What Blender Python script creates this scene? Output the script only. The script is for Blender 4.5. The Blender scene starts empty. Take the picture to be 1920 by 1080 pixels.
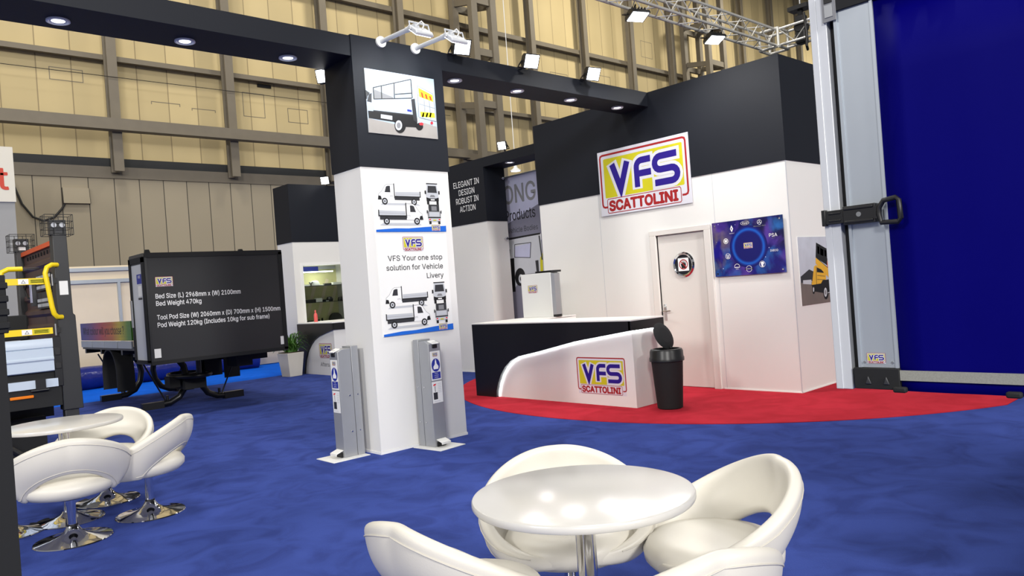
import bpy, bmesh, math, random
from mathutils import Vector, Matrix
import numpy as np
random.seed(7)
S = bpy.context.scene
COL = S.collection
PI = math.pi

# ------------------------------------------------------------------ camera
CAM_H = 1.525
th, roll, FOC = math.radians(47.5), math.atan(.0739), 1420.
fw = Vector((math.cos(th), math.sin(th), 0)); rt = Vector((math.sin(th), -math.cos(th), 0)); up = Vector((0, 0, 1))
cx = rt*math.cos(roll) - up*math.sin(roll); cy = rt*math.sin(roll) + up*math.cos(roll)
cam = bpy.data.objects.new('camera', bpy.data.cameras.new('camera'))
COL.objects.link(cam)
M = Matrix.Identity(4)
for i in range(3):
    M[i][0], M[i][1], M[i][2] = cx[i], cy[i], -fw[i]
M[2][3] = CAM_H
cam.matrix_world = M
cam.data.sensor_width = 36; cam.data.lens = 36*FOC/1920; cam.data.clip_start = .05; cam.data.clip_end = 300
S.camera = cam

# ------------------------------------------------------------------ world, light, exposure
S.view_settings.view_transform = 'Standard'; S.view_settings.look = 'None'
S.view_settings.exposure = -1.35; S.view_settings.gamma = 1; S.view_settings.use_curve_mapping = False
W = bpy.data.worlds.new('hall_air'); S.world = W; W.use_nodes = True
W.node_tree.nodes['Background'].inputs[0].default_value = (.90, .92, .95, 1)
W.node_tree.nodes['Background'].inputs[1].default_value = .85

def area(name, loc, aim, size, power, color=(1, 1, 1), spread=180, parent=None):
    l = bpy.data.lights.new(name, 'AREA'); l.energy = power; l.color = color; l.shape = 'DISK'; l.size = size; l.spread = math.radians(spread)
    o = bpy.data.objects.new(name, l); COL.objects.link(o); o.location = loc
    o.rotation_euler = (Vector(aim)-Vector(loc)).to_track_quat('-Z', 'Y').to_euler()
    return o
def spot(name, loc, aim, power, angle, color=(1, 1, 1), blend=.5, radius=.06):
    l = bpy.data.lights.new(name, 'SPOT'); l.energy = power; l.color = color; l.spot_size = math.radians(angle); l.spot_blend = blend; l.shadow_soft_size = radius
    o = bpy.data.objects.new(name, l); COL.objects.link(o); o.location = loc
    o.rotation_euler = (Vector(aim)-Vector(loc)).to_track_quat('-Z', 'Y').to_euler()
    return o
# high-bay lamps of the hall, above the frame
for x, y in ((4, 16.5), (14, 17), (25, 17), (37, 17), (50, 17)):
    area('high_bay_light', (x, y, 15.5), (x+.5, y+6, 5), 1.6, 1200 if x < 20 else 1900, (1, .93, .78))
for x, y, p in ((2, 2, 480), (9, 1, 520), (3, 10.5, 1500), (11, 9, 800)):
    area('high_bay_light', (x, y, 14), (x, y, 0), 2.2, p, (1, .97, .93))
# added front fill, unseen area lights high and far behind the camera
for x, y, p in ((-12, -12, 6600), (1, -18, 10500), (-16, 3, 4200)):
    area('front_fill_light', (x, y, 11), (6, 7, 1.5), 3.5, p, (1, .97, .93))

# ------------------------------------------------------------------ materials
def lin(c):
    return tuple(((v/255)/12.92 if v/255 <= .04045 else ((v/255+.055)/1.055)**2.4) for v in c)
MATS = {}
def mat(name, rgb, rough=.6, metal=0., var=.06, scale=6., bump=0., bscale=60., spec=.5, emit=0., coat=0., sheen=0.):
    m = bpy.data.materials.new(name); m.use_nodes = True
    nt = m.node_tree; b = nt.nodes['Principled BSDF']
    c = lin(rgb)
    b.inputs['Roughness'].default_value = rough; b.inputs['Metallic'].default_value = metal
    b.inputs['Specular IOR Level'].default_value = spec; b.inputs['Coat Weight'].default_value = coat
    b.inputs['Sheen Weight'].default_value = sheen
    tc = nt.nodes.new('ShaderNodeTexCoord')
    if var > 0:
        n = nt.nodes.new('ShaderNodeTexNoise'); n.inputs['Scale'].default_value = scale; n.inputs['Detail'].default_value = 4
        r = nt.nodes.new('ShaderNodeMix'); r.data_type = 'RGBA'
        r.inputs[6].default_value = tuple(v*(1-var) for v in c)+(1,); r.inputs[7].default_value = tuple(min(1, v*(1+var)) for v in c)+(1,)
        nt.links.new(tc.outputs['Object'], n.inputs['Vector']); nt.links.new(n.outputs['Fac'], r.inputs[0]); nt.links.new(r.outputs[2], b.inputs['Base Color'])
    else:
        b.inputs['Base Color'].default_value = c+(1,)
    if bump > 0:
        n2 = nt.nodes.new('ShaderNodeTexNoise'); n2.inputs['Scale'].default_value = bscale; n2.inputs['Detail'].default_value = 3
        bp = nt.nodes.new('ShaderNodeBump'); bp.inputs['Strength'].default_value = bump; bp.inputs['Distance'].default_value = .01
        nt.links.new(tc.outputs['Object'], n2.inputs['Vector']); nt.links.new(n2.outputs['Fac'], bp.inputs['Height']); nt.links.new(bp.outputs[0], b.inputs['Normal'])
    if emit > 0:
        b.inputs['Emission Color'].default_value = c+(1,); b.inputs['Emission Strength'].default_value = emit
    MATS[name] = m
    return name
mat('stand_white', (228, 227, 223), .55, var=.015, scale=2)
mat('stand_dark', (18, 22, 31), .6, var=.05, scale=2, spec=.3)
mat('black', (14, 14, 16), .45, var=.08)
mat('matte_black', (18, 19, 21), .8, var=.1)
mat('black_metal', (22, 23, 25), .35, var=.1, spec=.5)
mat('charcoal', (38, 39, 41), .42, var=.06, scale=3)
mat('leather', (214, 210, 199), .42, var=.02, bump=.06, bscale=220)
mat('leather_seam', (196, 192, 182), .5, var=.02)
mat('table_white', (203, 201, 197), .2, var=.0)
mat('chrome', (215, 215, 218), .06, 1., var=0)
mat('steel', (170, 172, 176), .35, .9, var=.05)
mat('galvanised', (150, 153, 156), .42, .55, var=.08, scale=14)
mat('stainless', (158, 160, 163), .4, .35, var=.04, scale=9)
mat('aluminium', (176, 183, 190), .38, .45, var=.07, scale=3)
mat('alu_white', (205, 208, 212), .45, .15, var=.04)
mat('truss_alu', (205, 203, 196), .35, .5, var=.05)
mat('steel_paint', (112, 104, 90), .6, var=.12, scale=3)
mat('steel_dark', (62, 60, 55), .7, var=.1)  # darker grey steel of the roof trusses
mat('dark_strip', (38, 40, 42), .7, var=.1)
mat('led', (245, 250, 255), .5, var=0, emit=22)
mat('lamp_lens', (245, 250, 255), .5, var=0, emit=22)
mat('soft_lens', (245, 250, 255), .5, var=0, emit=10)
mat('white_plastic', (225, 225, 222), .4, var=.02)
mat('paper', (236, 236, 233), .5, var=.01)
mat('print_black', (16, 16, 18), .5, var=0)
mat('print_dark', (45, 46, 50), .5, var=0)
mat('print_grey', (128, 129, 132), .5, var=.05)
mat('print_light', (190, 193, 198), .5, var=.03)
mat('print_white', (240, 240, 240), .5, var=0)
mat('print_blue', (20, 100, 205), .45, var=0)
mat('logo_yellow', (198, 191, 26), .5, var=0)
mat('logo_blue', (33, 8, 128), .5, var=0)
mat('logo_red', (158, 26, 30), .5, var=0)
mat('logo_white', (212, 212, 220), .5, var=0)
mat('sign_blue', (30, 45, 150), .5, var=0)
mat('ink', (38, 38, 40), .6, var=0)
mat('safety_yellow', (240, 208, 10), .4, var=.04)
mat('orange', (226, 92, 40), .5, var=.05)
mat('amber', (225, 120, 20), .25, var=.05)
mat('maroon', (74, 52, 48), .5, var=.12, scale=5)
mat('pale_blue_paint', (190, 203, 218), .28, var=.02, coat=.3)
mat('curtain_blue', (3, 1, 100), .55, var=.05, scale=4, bump=.03, bscale=14, spec=.05)
mat('reflective', (160, 160, 150), .35, .3, var=.25, scale=160)
mat('booth_panel', (222, 206, 180), .6, var=.03)
mat('poly_blue', (32, 42, 120), .22, var=.3, scale=7, bump=.9, bscale=9)
mat('grey_panel', (150, 150, 150), .6, var=.03)
mat('neighbour_white', (214, 209, 196), .6, var=.02)
mat('t_red', (196, 62, 44), .6, var=0)
mat('fern', (62, 108, 30), .6, var=.4, scale=20)
mat('soil', (50, 38, 30), .9, var=.3)
mat('shelf_lining', (205, 202, 150), .6, var=.2, scale=3)  # yellow-green print on the back of the kiosk cabinet
mat('bottle_pink', (222, 92, 88), .3, var=.1)
mat('sky_print', (172, 190, 208), .5, var=.14, scale=3.5)
mat('cloud_print', (186, 190, 200), .5, var=.2, scale=5)
mat('ground_print', (160, 155, 150), .5, var=.12, scale=6)
mat('wet_ground_print', (112, 102, 96), .5, var=.25, scale=7)
mat('truck_yellow', (222, 170, 48), .5, var=.1, scale=9)
mat('truck_silver', (176, 190, 210), .5, var=.05)
mat('hiviz', (214, 220, 40), .5, var=0)
mat('chevron_red', (190, 60, 20), .5, var=0)
mat('tail_red', (220, 50, 60), .5, var=0)
mat('lilac_grey', (118, 118, 134), .5, var=.06)
mat('lilac_print', (182, 184, 208), .5, var=.06)
mat('white_door', (218, 214, 208), .5, var=.01)
mat('bolt_blue', (60, 90, 200), .3, var=.1)
mat('cable', (26, 24, 22), .6, var=.1)
mat('window_glass', (205, 212, 205), .05, var=0)
g = MATS['window_glass'].node_tree.nodes['Principled BSDF']
g.inputs['Transmission Weight'].default_value = 1; g.inputs['IOR'].default_value = 1.02
RING = []
for i in range(10):
    t = i/9
    k = math.exp(-((t-.45)/.28)**2)
    RING.append(mat('ring_print_%d' % i, (int(6+10*k), int(4+84*k), int(92+90*k)), .35, var=.1))

def carpet(name, rgb, dark):
    mat(name, rgb, .95, var=0, spec=.1, sheen=.0)
    m = MATS[name]; nt = m.node_tree; b = nt.nodes['Principled BSDF']
    tc = nt.nodes.new('ShaderNodeTexCoord')
    n1 = nt.nodes.new('ShaderNodeTexNoise'); n1.inputs['Scale'].default_value = 2.6; n1.inputs['Detail'].default_value = 7; n1.inputs['Distortion'].default_value = 1.2
    n2 = nt.nodes.new('ShaderNodeTexNoise'); n2.inputs['Scale'].default_value = 140; n2.inputs['Detail'].default_value = 3
    mx = nt.nodes.new('ShaderNodeMix'); mx.data_type = 'RGBA'
    mx.inputs[6].default_value = lin(dark)+(1,); mx.inputs[7].default_value = lin(rgb)+(1,)
    mr = nt.nodes.new('ShaderNodeMapRange'); mr.inputs[1].default_value = .35; mr.inputs[2].default_value = .62
    ad = nt.nodes.new('ShaderNodeMath'); ad.operation = 'MULTIPLY_ADD'; ad.inputs[1].default_value = .35
    sb = nt.nodes.new('ShaderNodeMath'); sb.operation = 'SUBTRACT'; sb.inputs[1].default_value = .17
    nt.links.new(tc.outputs['Object'], n1.inputs['Vector']); nt.links.new(tc.outputs['Object'], n2.inputs['Vector'])
    nt.links.new(n1.outputs['Fac'], mr.inputs[0])
    nt.links.new(n2.outputs['Fac'], ad.inputs[0]); nt.links.new(mr.outputs[0], ad.inputs[2]); nt.links.new(ad.outputs[0], sb.inputs[0]); nt.links.new(sb.outputs[0], mx.inputs[0])
    nt.links.new(mx.outputs[2], b.inputs['Base Color'])
    bp = nt.nodes.new('ShaderNodeBump'); bp.inputs['Strength'].default_value = .5; bp.inputs['Distance'].default_value = .006
    nt.links.new(n2.outputs['Fac'], bp.inputs['Height']); nt.links.new(bp.outputs[0], b.inputs['Normal'])
carpet('carpet_blue', (56, 74, 146), (45, 60, 124))
carpet('carpet_red', (186, 42, 58), (170, 34, 48))
carpet('carpet_bright', (8, 102, 232), (6, 94, 218))
mat('concrete', (120, 118, 112), .8, var=.1, scale=3)

def panelled(name, rgb, seam, pitch, x0, var=.06):
    """cladding sheets: thin dark joints every `pitch` metres along x, sheet-to-sheet tone differences and stains"""
    mat(name, rgb, .75, var=0)
    m = MATS[name]; nt = m.node_tree; b = nt.nodes['Principled BSDF']; N = nt.nodes.new; L = nt.links.new
    tc = N('ShaderNodeTexCoord'); sx = N('ShaderNodeSeparateXYZ'); L(tc.outputs['Object'], sx.inputs[0])
    a = N('ShaderNodeMath'); a.operation = 'MULTIPLY_ADD'; a.inputs[1].default_value = 1/pitch; a.inputs[2].default_value = 100-x0/pitch; L(sx.outputs[0], a.inputs[0])
    f = N('ShaderNodeMath'); f.operation = 'FRACT'; L(a.outputs[0], f.inputs[0])
    fl = N('ShaderNodeMath'); fl.operation = 'FLOOR'; L(a.outputs[0], fl.inputs[0])
    wn = N('ShaderNodeTexWhiteNoise'); wn.noise_dimensions = '1D'; L(fl.outputs[0], wn.inputs['W'])
    lt = N('ShaderNodeMath'); lt.operation = 'LESS_THAN'; lt.inputs[1].default_value = .035; L(f.outputs[0], lt.inputs[0])
    n = N('ShaderNodeTexNoise'); n.inputs['Scale'].default_value = .8; n.inputs['Detail'].default_value = 6; L(tc.outputs['Object'], n.inputs['Vector'])
    s = N('ShaderNodeMath'); s.operation = 'ADD'; L(wn.outputs[0], s.inputs[0]); L(n.outputs['Fac'], s.inputs[1])
    mr = N('ShaderNodeMapRange'); mr.inputs[1].default_value = .2; mr.inputs[2].default_value = 1.6; L(s.outputs[0], mr.inputs[0])
    c = lin(rgb)
    m1 = N('ShaderNodeMix'); m1.data_type = 'RGBA'; m1.inputs[6].default_value = tuple(v*(1-2*var) for v in c)+(1,); m1.inputs[7].default_value = tuple(v*(1+var) for v in c)+(1,)
    L(mr.outputs[0], m1.inputs[0])
    m2 = N('ShaderNodeMix'); m2.data_type = 'RGBA'; m2.inputs[7].default_value = lin(seam)+(1,); L(m1.outputs[2], m2.inputs[6]); L(lt.outputs[0], m2.inputs[0])
    L(m2.outputs[2], b.inputs['Base Color'])
panelled('hall_upper', (196, 178, 134), (146, 130, 98), .835, 6.25)
panelled('hall_lower', (152, 142, 122), (62, 57, 50), .652, 6.22, .04)

# galaxy board: dark blue with drifting purple, cyan and brown clouds and stars
mat('galaxy', (16, 10, 84), .3, var=0)
m = MATS['galaxy']; nt = m.node_tree; b = nt.nodes['Principled BSDF']; N = nt.nodes.new; L = nt.links.new
tc = N('ShaderNodeTexCoord')
def cloud(scale, lo, hi, col, prev, seed):
    mp = N('ShaderNodeMapping'); mp.inputs['Location'].default_value = (seed, seed*1.7, seed*.3); L(tc.outputs['Object'], mp.inputs[0])
    n = N('ShaderNodeTexNoise'); n.inputs['Scale'].default_value = scale; n.inputs['Detail'].default_value = 5; n.inputs['Distortion'].default_value = .6; L(mp.outputs[0], n.inputs['Vector'])
    r = N('ShaderNodeMapRange'); r.inputs[1].default_value = lo; r.inputs[2].default_value = hi; L(n.outputs['Fac'], r.inputs[0])
    x = N('ShaderNodeMix'); x.data_type = 'RGBA'; x.inputs[7].default_value = lin(col)+(1,); L(prev, x.inputs[6]); L(r.outputs[0], x.inputs[0])
    return x.outputs[2]
rgb = N('ShaderNodeRGB'); rgb.outputs[0].default_value = lin((8, 4, 62))+(1,)
o = cloud(2.2, .40, .75, (22, 12, 128), rgb.outputs[0], 3.1)
o = cloud(3.5, .50, .72, (84, 54, 150), o, 9.4)
o = cloud(3.0, .53, .72, (40, 110, 185), o, 5.2)
o = cloud(3.2, .55, .74, (112, 98, 92), o, 1.3)
v = N('ShaderNodeTexVoronoi'); v.inputs['Scale'].default_value = 11; L(tc.outputs['Object'], v.inputs['Vector'])
r = N('ShaderNodeMath'); r.operation = 'LESS_THAN'; r.inputs[1].default_value = .055; L(v.outputs['Distance'], r.inputs[0])
x = N('ShaderNodeMix'); x.data_type = 'RGBA'; x.inputs[7].default_value = (.7, .75, 1, 1); L(o, x.inputs[6]); L(r.outputs[0], x.inputs[0]); L(x.outputs[2], b.inputs['Base Color'])

# rainbow dropside: a printed spectrum along the length
mat('rainbow', (120, 60, 60), .35, var=0)
m = MATS['rainbow']; nt = m.node_tree; b = nt.nodes['Principled BSDF']; N = nt.nodes.new; L = nt.links.new
tc = N('ShaderNodeTexCoord'); sx = N('ShaderNodeSeparateXYZ'); L(tc.outputs['Object'], sx.inputs[0])
mr = N('ShaderNodeMapRange'); mr.inputs[1].default_value = 4.15; mr.inputs[2].default_value = 1.1; L(sx.outputs[1], mr.inputs[0])
cr = N('ShaderNodeValToRGB'); e = cr.color_ramp.elements
e[0].position = 0; e[0].color = lin((52, 52, 150))+(1,); e[1].position = 1; e[1].color = lin((40, 110, 50))+(1,)
for p, c in ((.2, (110, 50, 130)), (.42, (190, 50, 60)), (.6, (214, 110, 30)), (.74, (214, 190, 20)), (.88, (80, 140, 30))):
    k = e.new(p); k.color = lin(c)+(1,)
wv = N('ShaderNodeTexNoise'); wv.inputs['Scale'].default_value = 9
mp = N('ShaderNodeMapping'); mp.inputs['Scale'].default_value = (.1, .08, 3.2); L(tc.outputs['Object'], mp.inputs[0]); L(mp.outputs[0], wv.inputs['Vector'])
mm = N('ShaderNodeMix'); mm.data_type = 'RGBA'; mm.blend_type = 'MULTIPLY'; mm.inputs[0].default_value = .55
L(mr.outputs[0], cr.inputs[0]); L(cr.outputs[0], mm.inputs[6]); L(wv.outputs['Fac'], mm.inputs[7]); L(mm.outputs[2], b.inputs['Base Color'])

# ------------------------------------------------------------------ geometry helpers
ROOT = {}
class MB:
    def __init__(self, m='stand_white'):
        self.bm = bmesh.new(); self.mats = []; self.m = m
    def mi(self, m):
        m = m or self.m
        if m not in self.mats: self.mats.append(m)
        return self.mats.index(m)
    def face(self, vs, m=None):
        try:
            f = self.bm.faces.new(vs); f.material_index = self.mi(m); return f
        except ValueError:
            return None
    def V(self, p): return self.bm.verts.new(p)
    def box(self, x0, x1, y0, y1, z0, z1, m=None):
        v = [self.V((x, y, z)) for z in (z0, z1) for x, y in ((x0, y0), (x1, y0), (x1, y1), (x0, y1))]
        for q in ((3, 2, 1, 0), (4, 5, 6, 7), (0, 1, 5, 4), (1, 2, 6, 5), (2, 3, 7, 6), (3, 0, 4, 7)):
            self.face([v[i] for i in q], m)
        return self
    def prism(self, pts, axis, a0, a1, m=None):
        def P(p, a):
            return {'x': (a, p[0], p[1]), 'y': (p[0], a, p[1]), 'z': (p[0], p[1], a)}[axis]
        A = [self.V(P(p, a0)) for p in pts]; B = [self.V(P(p, a1)) for p in pts]
        fs = [self.face(A[::-1], m), self.face(B, m)]
        n = len(pts)
        for i in range(n): fs.append(self.face([A[i], A[(i+1) % n], B[(i+1) % n], B[i]], m))
        bmesh.ops.recalc_face_normals(self.bm, faces=[f for f in fs if f])
        return self
    def bar(self, p, q, w, h=None, m=None, upv=(0, 0, 1)):
        h = h or w
        p, q = Vector(p), Vector(q); d = (q-p).normalized(); u = Vector(upv)
        if abs(d.dot(u)) > .98: u = Vector((1, 0, 0))
        s = d.cross(u).normalized(); t = s.cross(d).normalized()
        c = [s*w/2*a + t*h/2*b for a, b in ((-1, -1), (1, -1), (1, 1), (-1, 1))]
        A = [self.V(p+k) for k in c]; B = [self.V(q+k) for k in c]
        fs = [self.face(A[::-1], m), self.face(B, m)]+[self.face([A[i], A[(i+1) % 4], B[(i+1) % 4], B[i]], m) for i in range(4)]
        return self
    def tube(self, path, r, seg=10, m=None, closed=False):
        P = [Vector(p) for p in path]; n = len(P); rings = []
        prev = None
        for i, p in enumerate(P):
            a = P[i-1] if (i > 0 or closed) else p; c = P[(i+1) % n] if (i < n-1 or closed) else p
            d = (c-a).normalized()
            if prev is None:
                u = Vector((0, 0, 1)) if abs(d.z) < .9 else Vector((1, 0, 0))
                s = d.cross(u).normalized()
            else:
                s = (prev - d*prev.dot(d)).normalized()
            prev = s; t = d.cross(s)
            rr = r[i] if isinstance(r, (list, tuple)) else r
            rings.append([self.V(p + (s*math.cos(2*PI*k/seg)+t*math.sin(2*PI*k/seg))*rr) for k in range(seg)])
        for i in range(n if closed else n-1):
            A, B = rings[i], rings[(i+1) % n]
            for k in range(seg): self.face([A[k], A[(k+1) % seg], B[(k+1) % seg], B[k]], m)
        if not closed:
            self.face(rings[0][::-1], m); self.face(rings[-1], m)
        return self
    def lathe(self, prof, c=(0, 0, 0), seg=32, m=None, sx=1, sy=1):
        rings = []
        for r, z in prof:
            if r < 1e-6: rings.append([self.V((c[0], c[1], c[2]+z))])
            else: rings.append([self.V((c[0]+r*sx*math.cos(2*PI*k/seg), c[1]+r*sy*math.sin(2*PI*k/seg), c[2]+z)) for k in range(seg)])
        for A, B in zip(rings, rings[1:]):
            for k in range(seg):
                k2 = (k+1) % seg
                if len(A) == 1: self.face([A[0], B[k2], B[k]][::-1], m)
                elif len(B) == 1: self.face([A[k], A[k2], B[0]], m)
                else: self.face([A[k], A[k2], B[k2], B[k]], m)
        if len(rings[0]) > 1: self.face(rings[0][::-1], m)
        if len(rings[-1]) > 1: self.face(rings[-1], m)
        return self
    def cyl(self, p, q, r, seg=20, m=None): return self.tube([p, q], r, seg, m)

def obj(name, mb, parent=None, bevel=0, local=False, sub=0, solid=0, angle=35, bseg=2):
    me = bpy.data.meshes.new(name)
    off = Vector((0, 0, 0))
    if parent is not None and not local: off = ROOT[parent.name]
    if off.length: bmesh.ops.translate(mb.bm, vec=-off, verts=mb.bm.verts)
    mb.bm.to_mesh(me); mb.bm.free()
    for k in mb.mats: me.materials.append(MATS[k])
    if len(me.polygons):
        me.polygons.foreach_set('use_smooth', [True]*len(me.polygons))
        me.set_sharp_from_angle(angle=math.radians(angle))
    o = bpy.data.objects.new(name, me); COL.objects.link(o)
    if parent is not None:
        o.parent = parent
    ROOT[o.name] = off
    if solid:
        k = o.modifiers.new('thick', 'SOLIDIFY'); k.thickness = solid; k.offset = 0; k.use_even_offset = True
    if bevel:
        k = o.modifiers.new('edges', 'BEVEL'); k.width = bevel; k.segments = bseg; k.limit_method = 'ANGLE'; k.angle_limit = math.radians(40)
    if sub:
        k = o.modifiers.new('smooth', 'SUBSURF'); k.levels = sub; k.render_levels = sub
    return o
def tag(o, label, cat, group=None):
    o['label'] = label; o['category'] = cat
    if group: o['group'] = group
    return o
def thing(name, label, cat, loc=(0, 0, 0), group=None, rotz=0):
    o = bpy.data.objects.new(name, None); COL.objects.link(o); o.location = loc; o.rotation_euler = (0, 0, rotz)
    o.empty_display_size = .1
    ROOT[o.name] = Vector(loc)
    return tag(o, label, cat, group)
def struct(o): o['kind'] = 'structure'; return o
def dup(root, loc, rotz, label, group=None):
    r = root.copy(); COL.objects.link(r); r.location = loc; r.rotation_euler = (0, 0, rotz); r['label'] = label
    if group: r['group'] = group
    for ch in list(root.children):
        c = ch.copy(); COL.objects.link(c); c.parent = r
        for gch in ch.children:
            d = gch.copy(); COL.objects.link(d); d.parent = c
    return r

# ------------------------------------------------------------------ flat artwork helpers
FONT_CACHE = {}
FONT = None
try:        # the clean sans shipped inside Blender itself; the built-in font otherwise
    import os
    FONT = bpy.data.fonts.load(os.path.join(bpy.utils.resource_path('LOCAL'), 'datafiles', 'fonts', 'Inter.woff2'))
except Exception:
    FONT = None
def glyphs(s, off=0.0, shear=0.0, spacing=1.0):
    key = (s, off, shear, spacing)
    if key not in FONT_CACHE:
        cu = bpy.data.curves.new('t', 'FONT'); cu.body = s; cu.size = 1
        if FONT: cu.font = FONT
        cu.offset = off; cu.shear = shear; cu.resolution_u = 3; cu.space_character = spacing
        ob = bpy.data.objects.new('t', cu); COL.objects.link(ob)
        dg = bpy.context.evaluated_depsgraph_get(); dg.update()
        me = bpy.data.meshes.new_from_object(ob.evaluated_get(dg))
        vs = [(v.co.x, v.co.y) for v in me.vertices]; fs = [tuple(p.vertices) for p in me.polygons]
        bpy.data.objects.remove(ob); bpy.data.curves.remove(cu); bpy.data.meshes.remove(me)
        FONT_CACHE[key] = (vs, fs)
    return FONT_CACHE[key]
CAP = None
def cap_height():
    global CAP
    if CAP is None:
        v, f = glyphs('H'); CAP = max(p[1] for p in v)
    return CAP
def arc(cx, cy, r, a0, a1, n=8, ry=None):
    ry = ry or r
    return [(cx+r*math.cos(math.radians(a0+(a1-a0)*i/n)), cy+ry*math.sin(math.radians(a0+(a1-a0)*i/n))) for i in range(n+1)]
def rrect(x0, y0, x1, y1, r, n=5):
    return arc(x1-r, y1-r, r, 0, 90, n)+arc(x0+r, y1-r, r, 90, 180, n)+arc(x0+r, y0+r, r, 180, 270, n)+arc(x1-r, y0+r, r, 270, 360, n)

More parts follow.
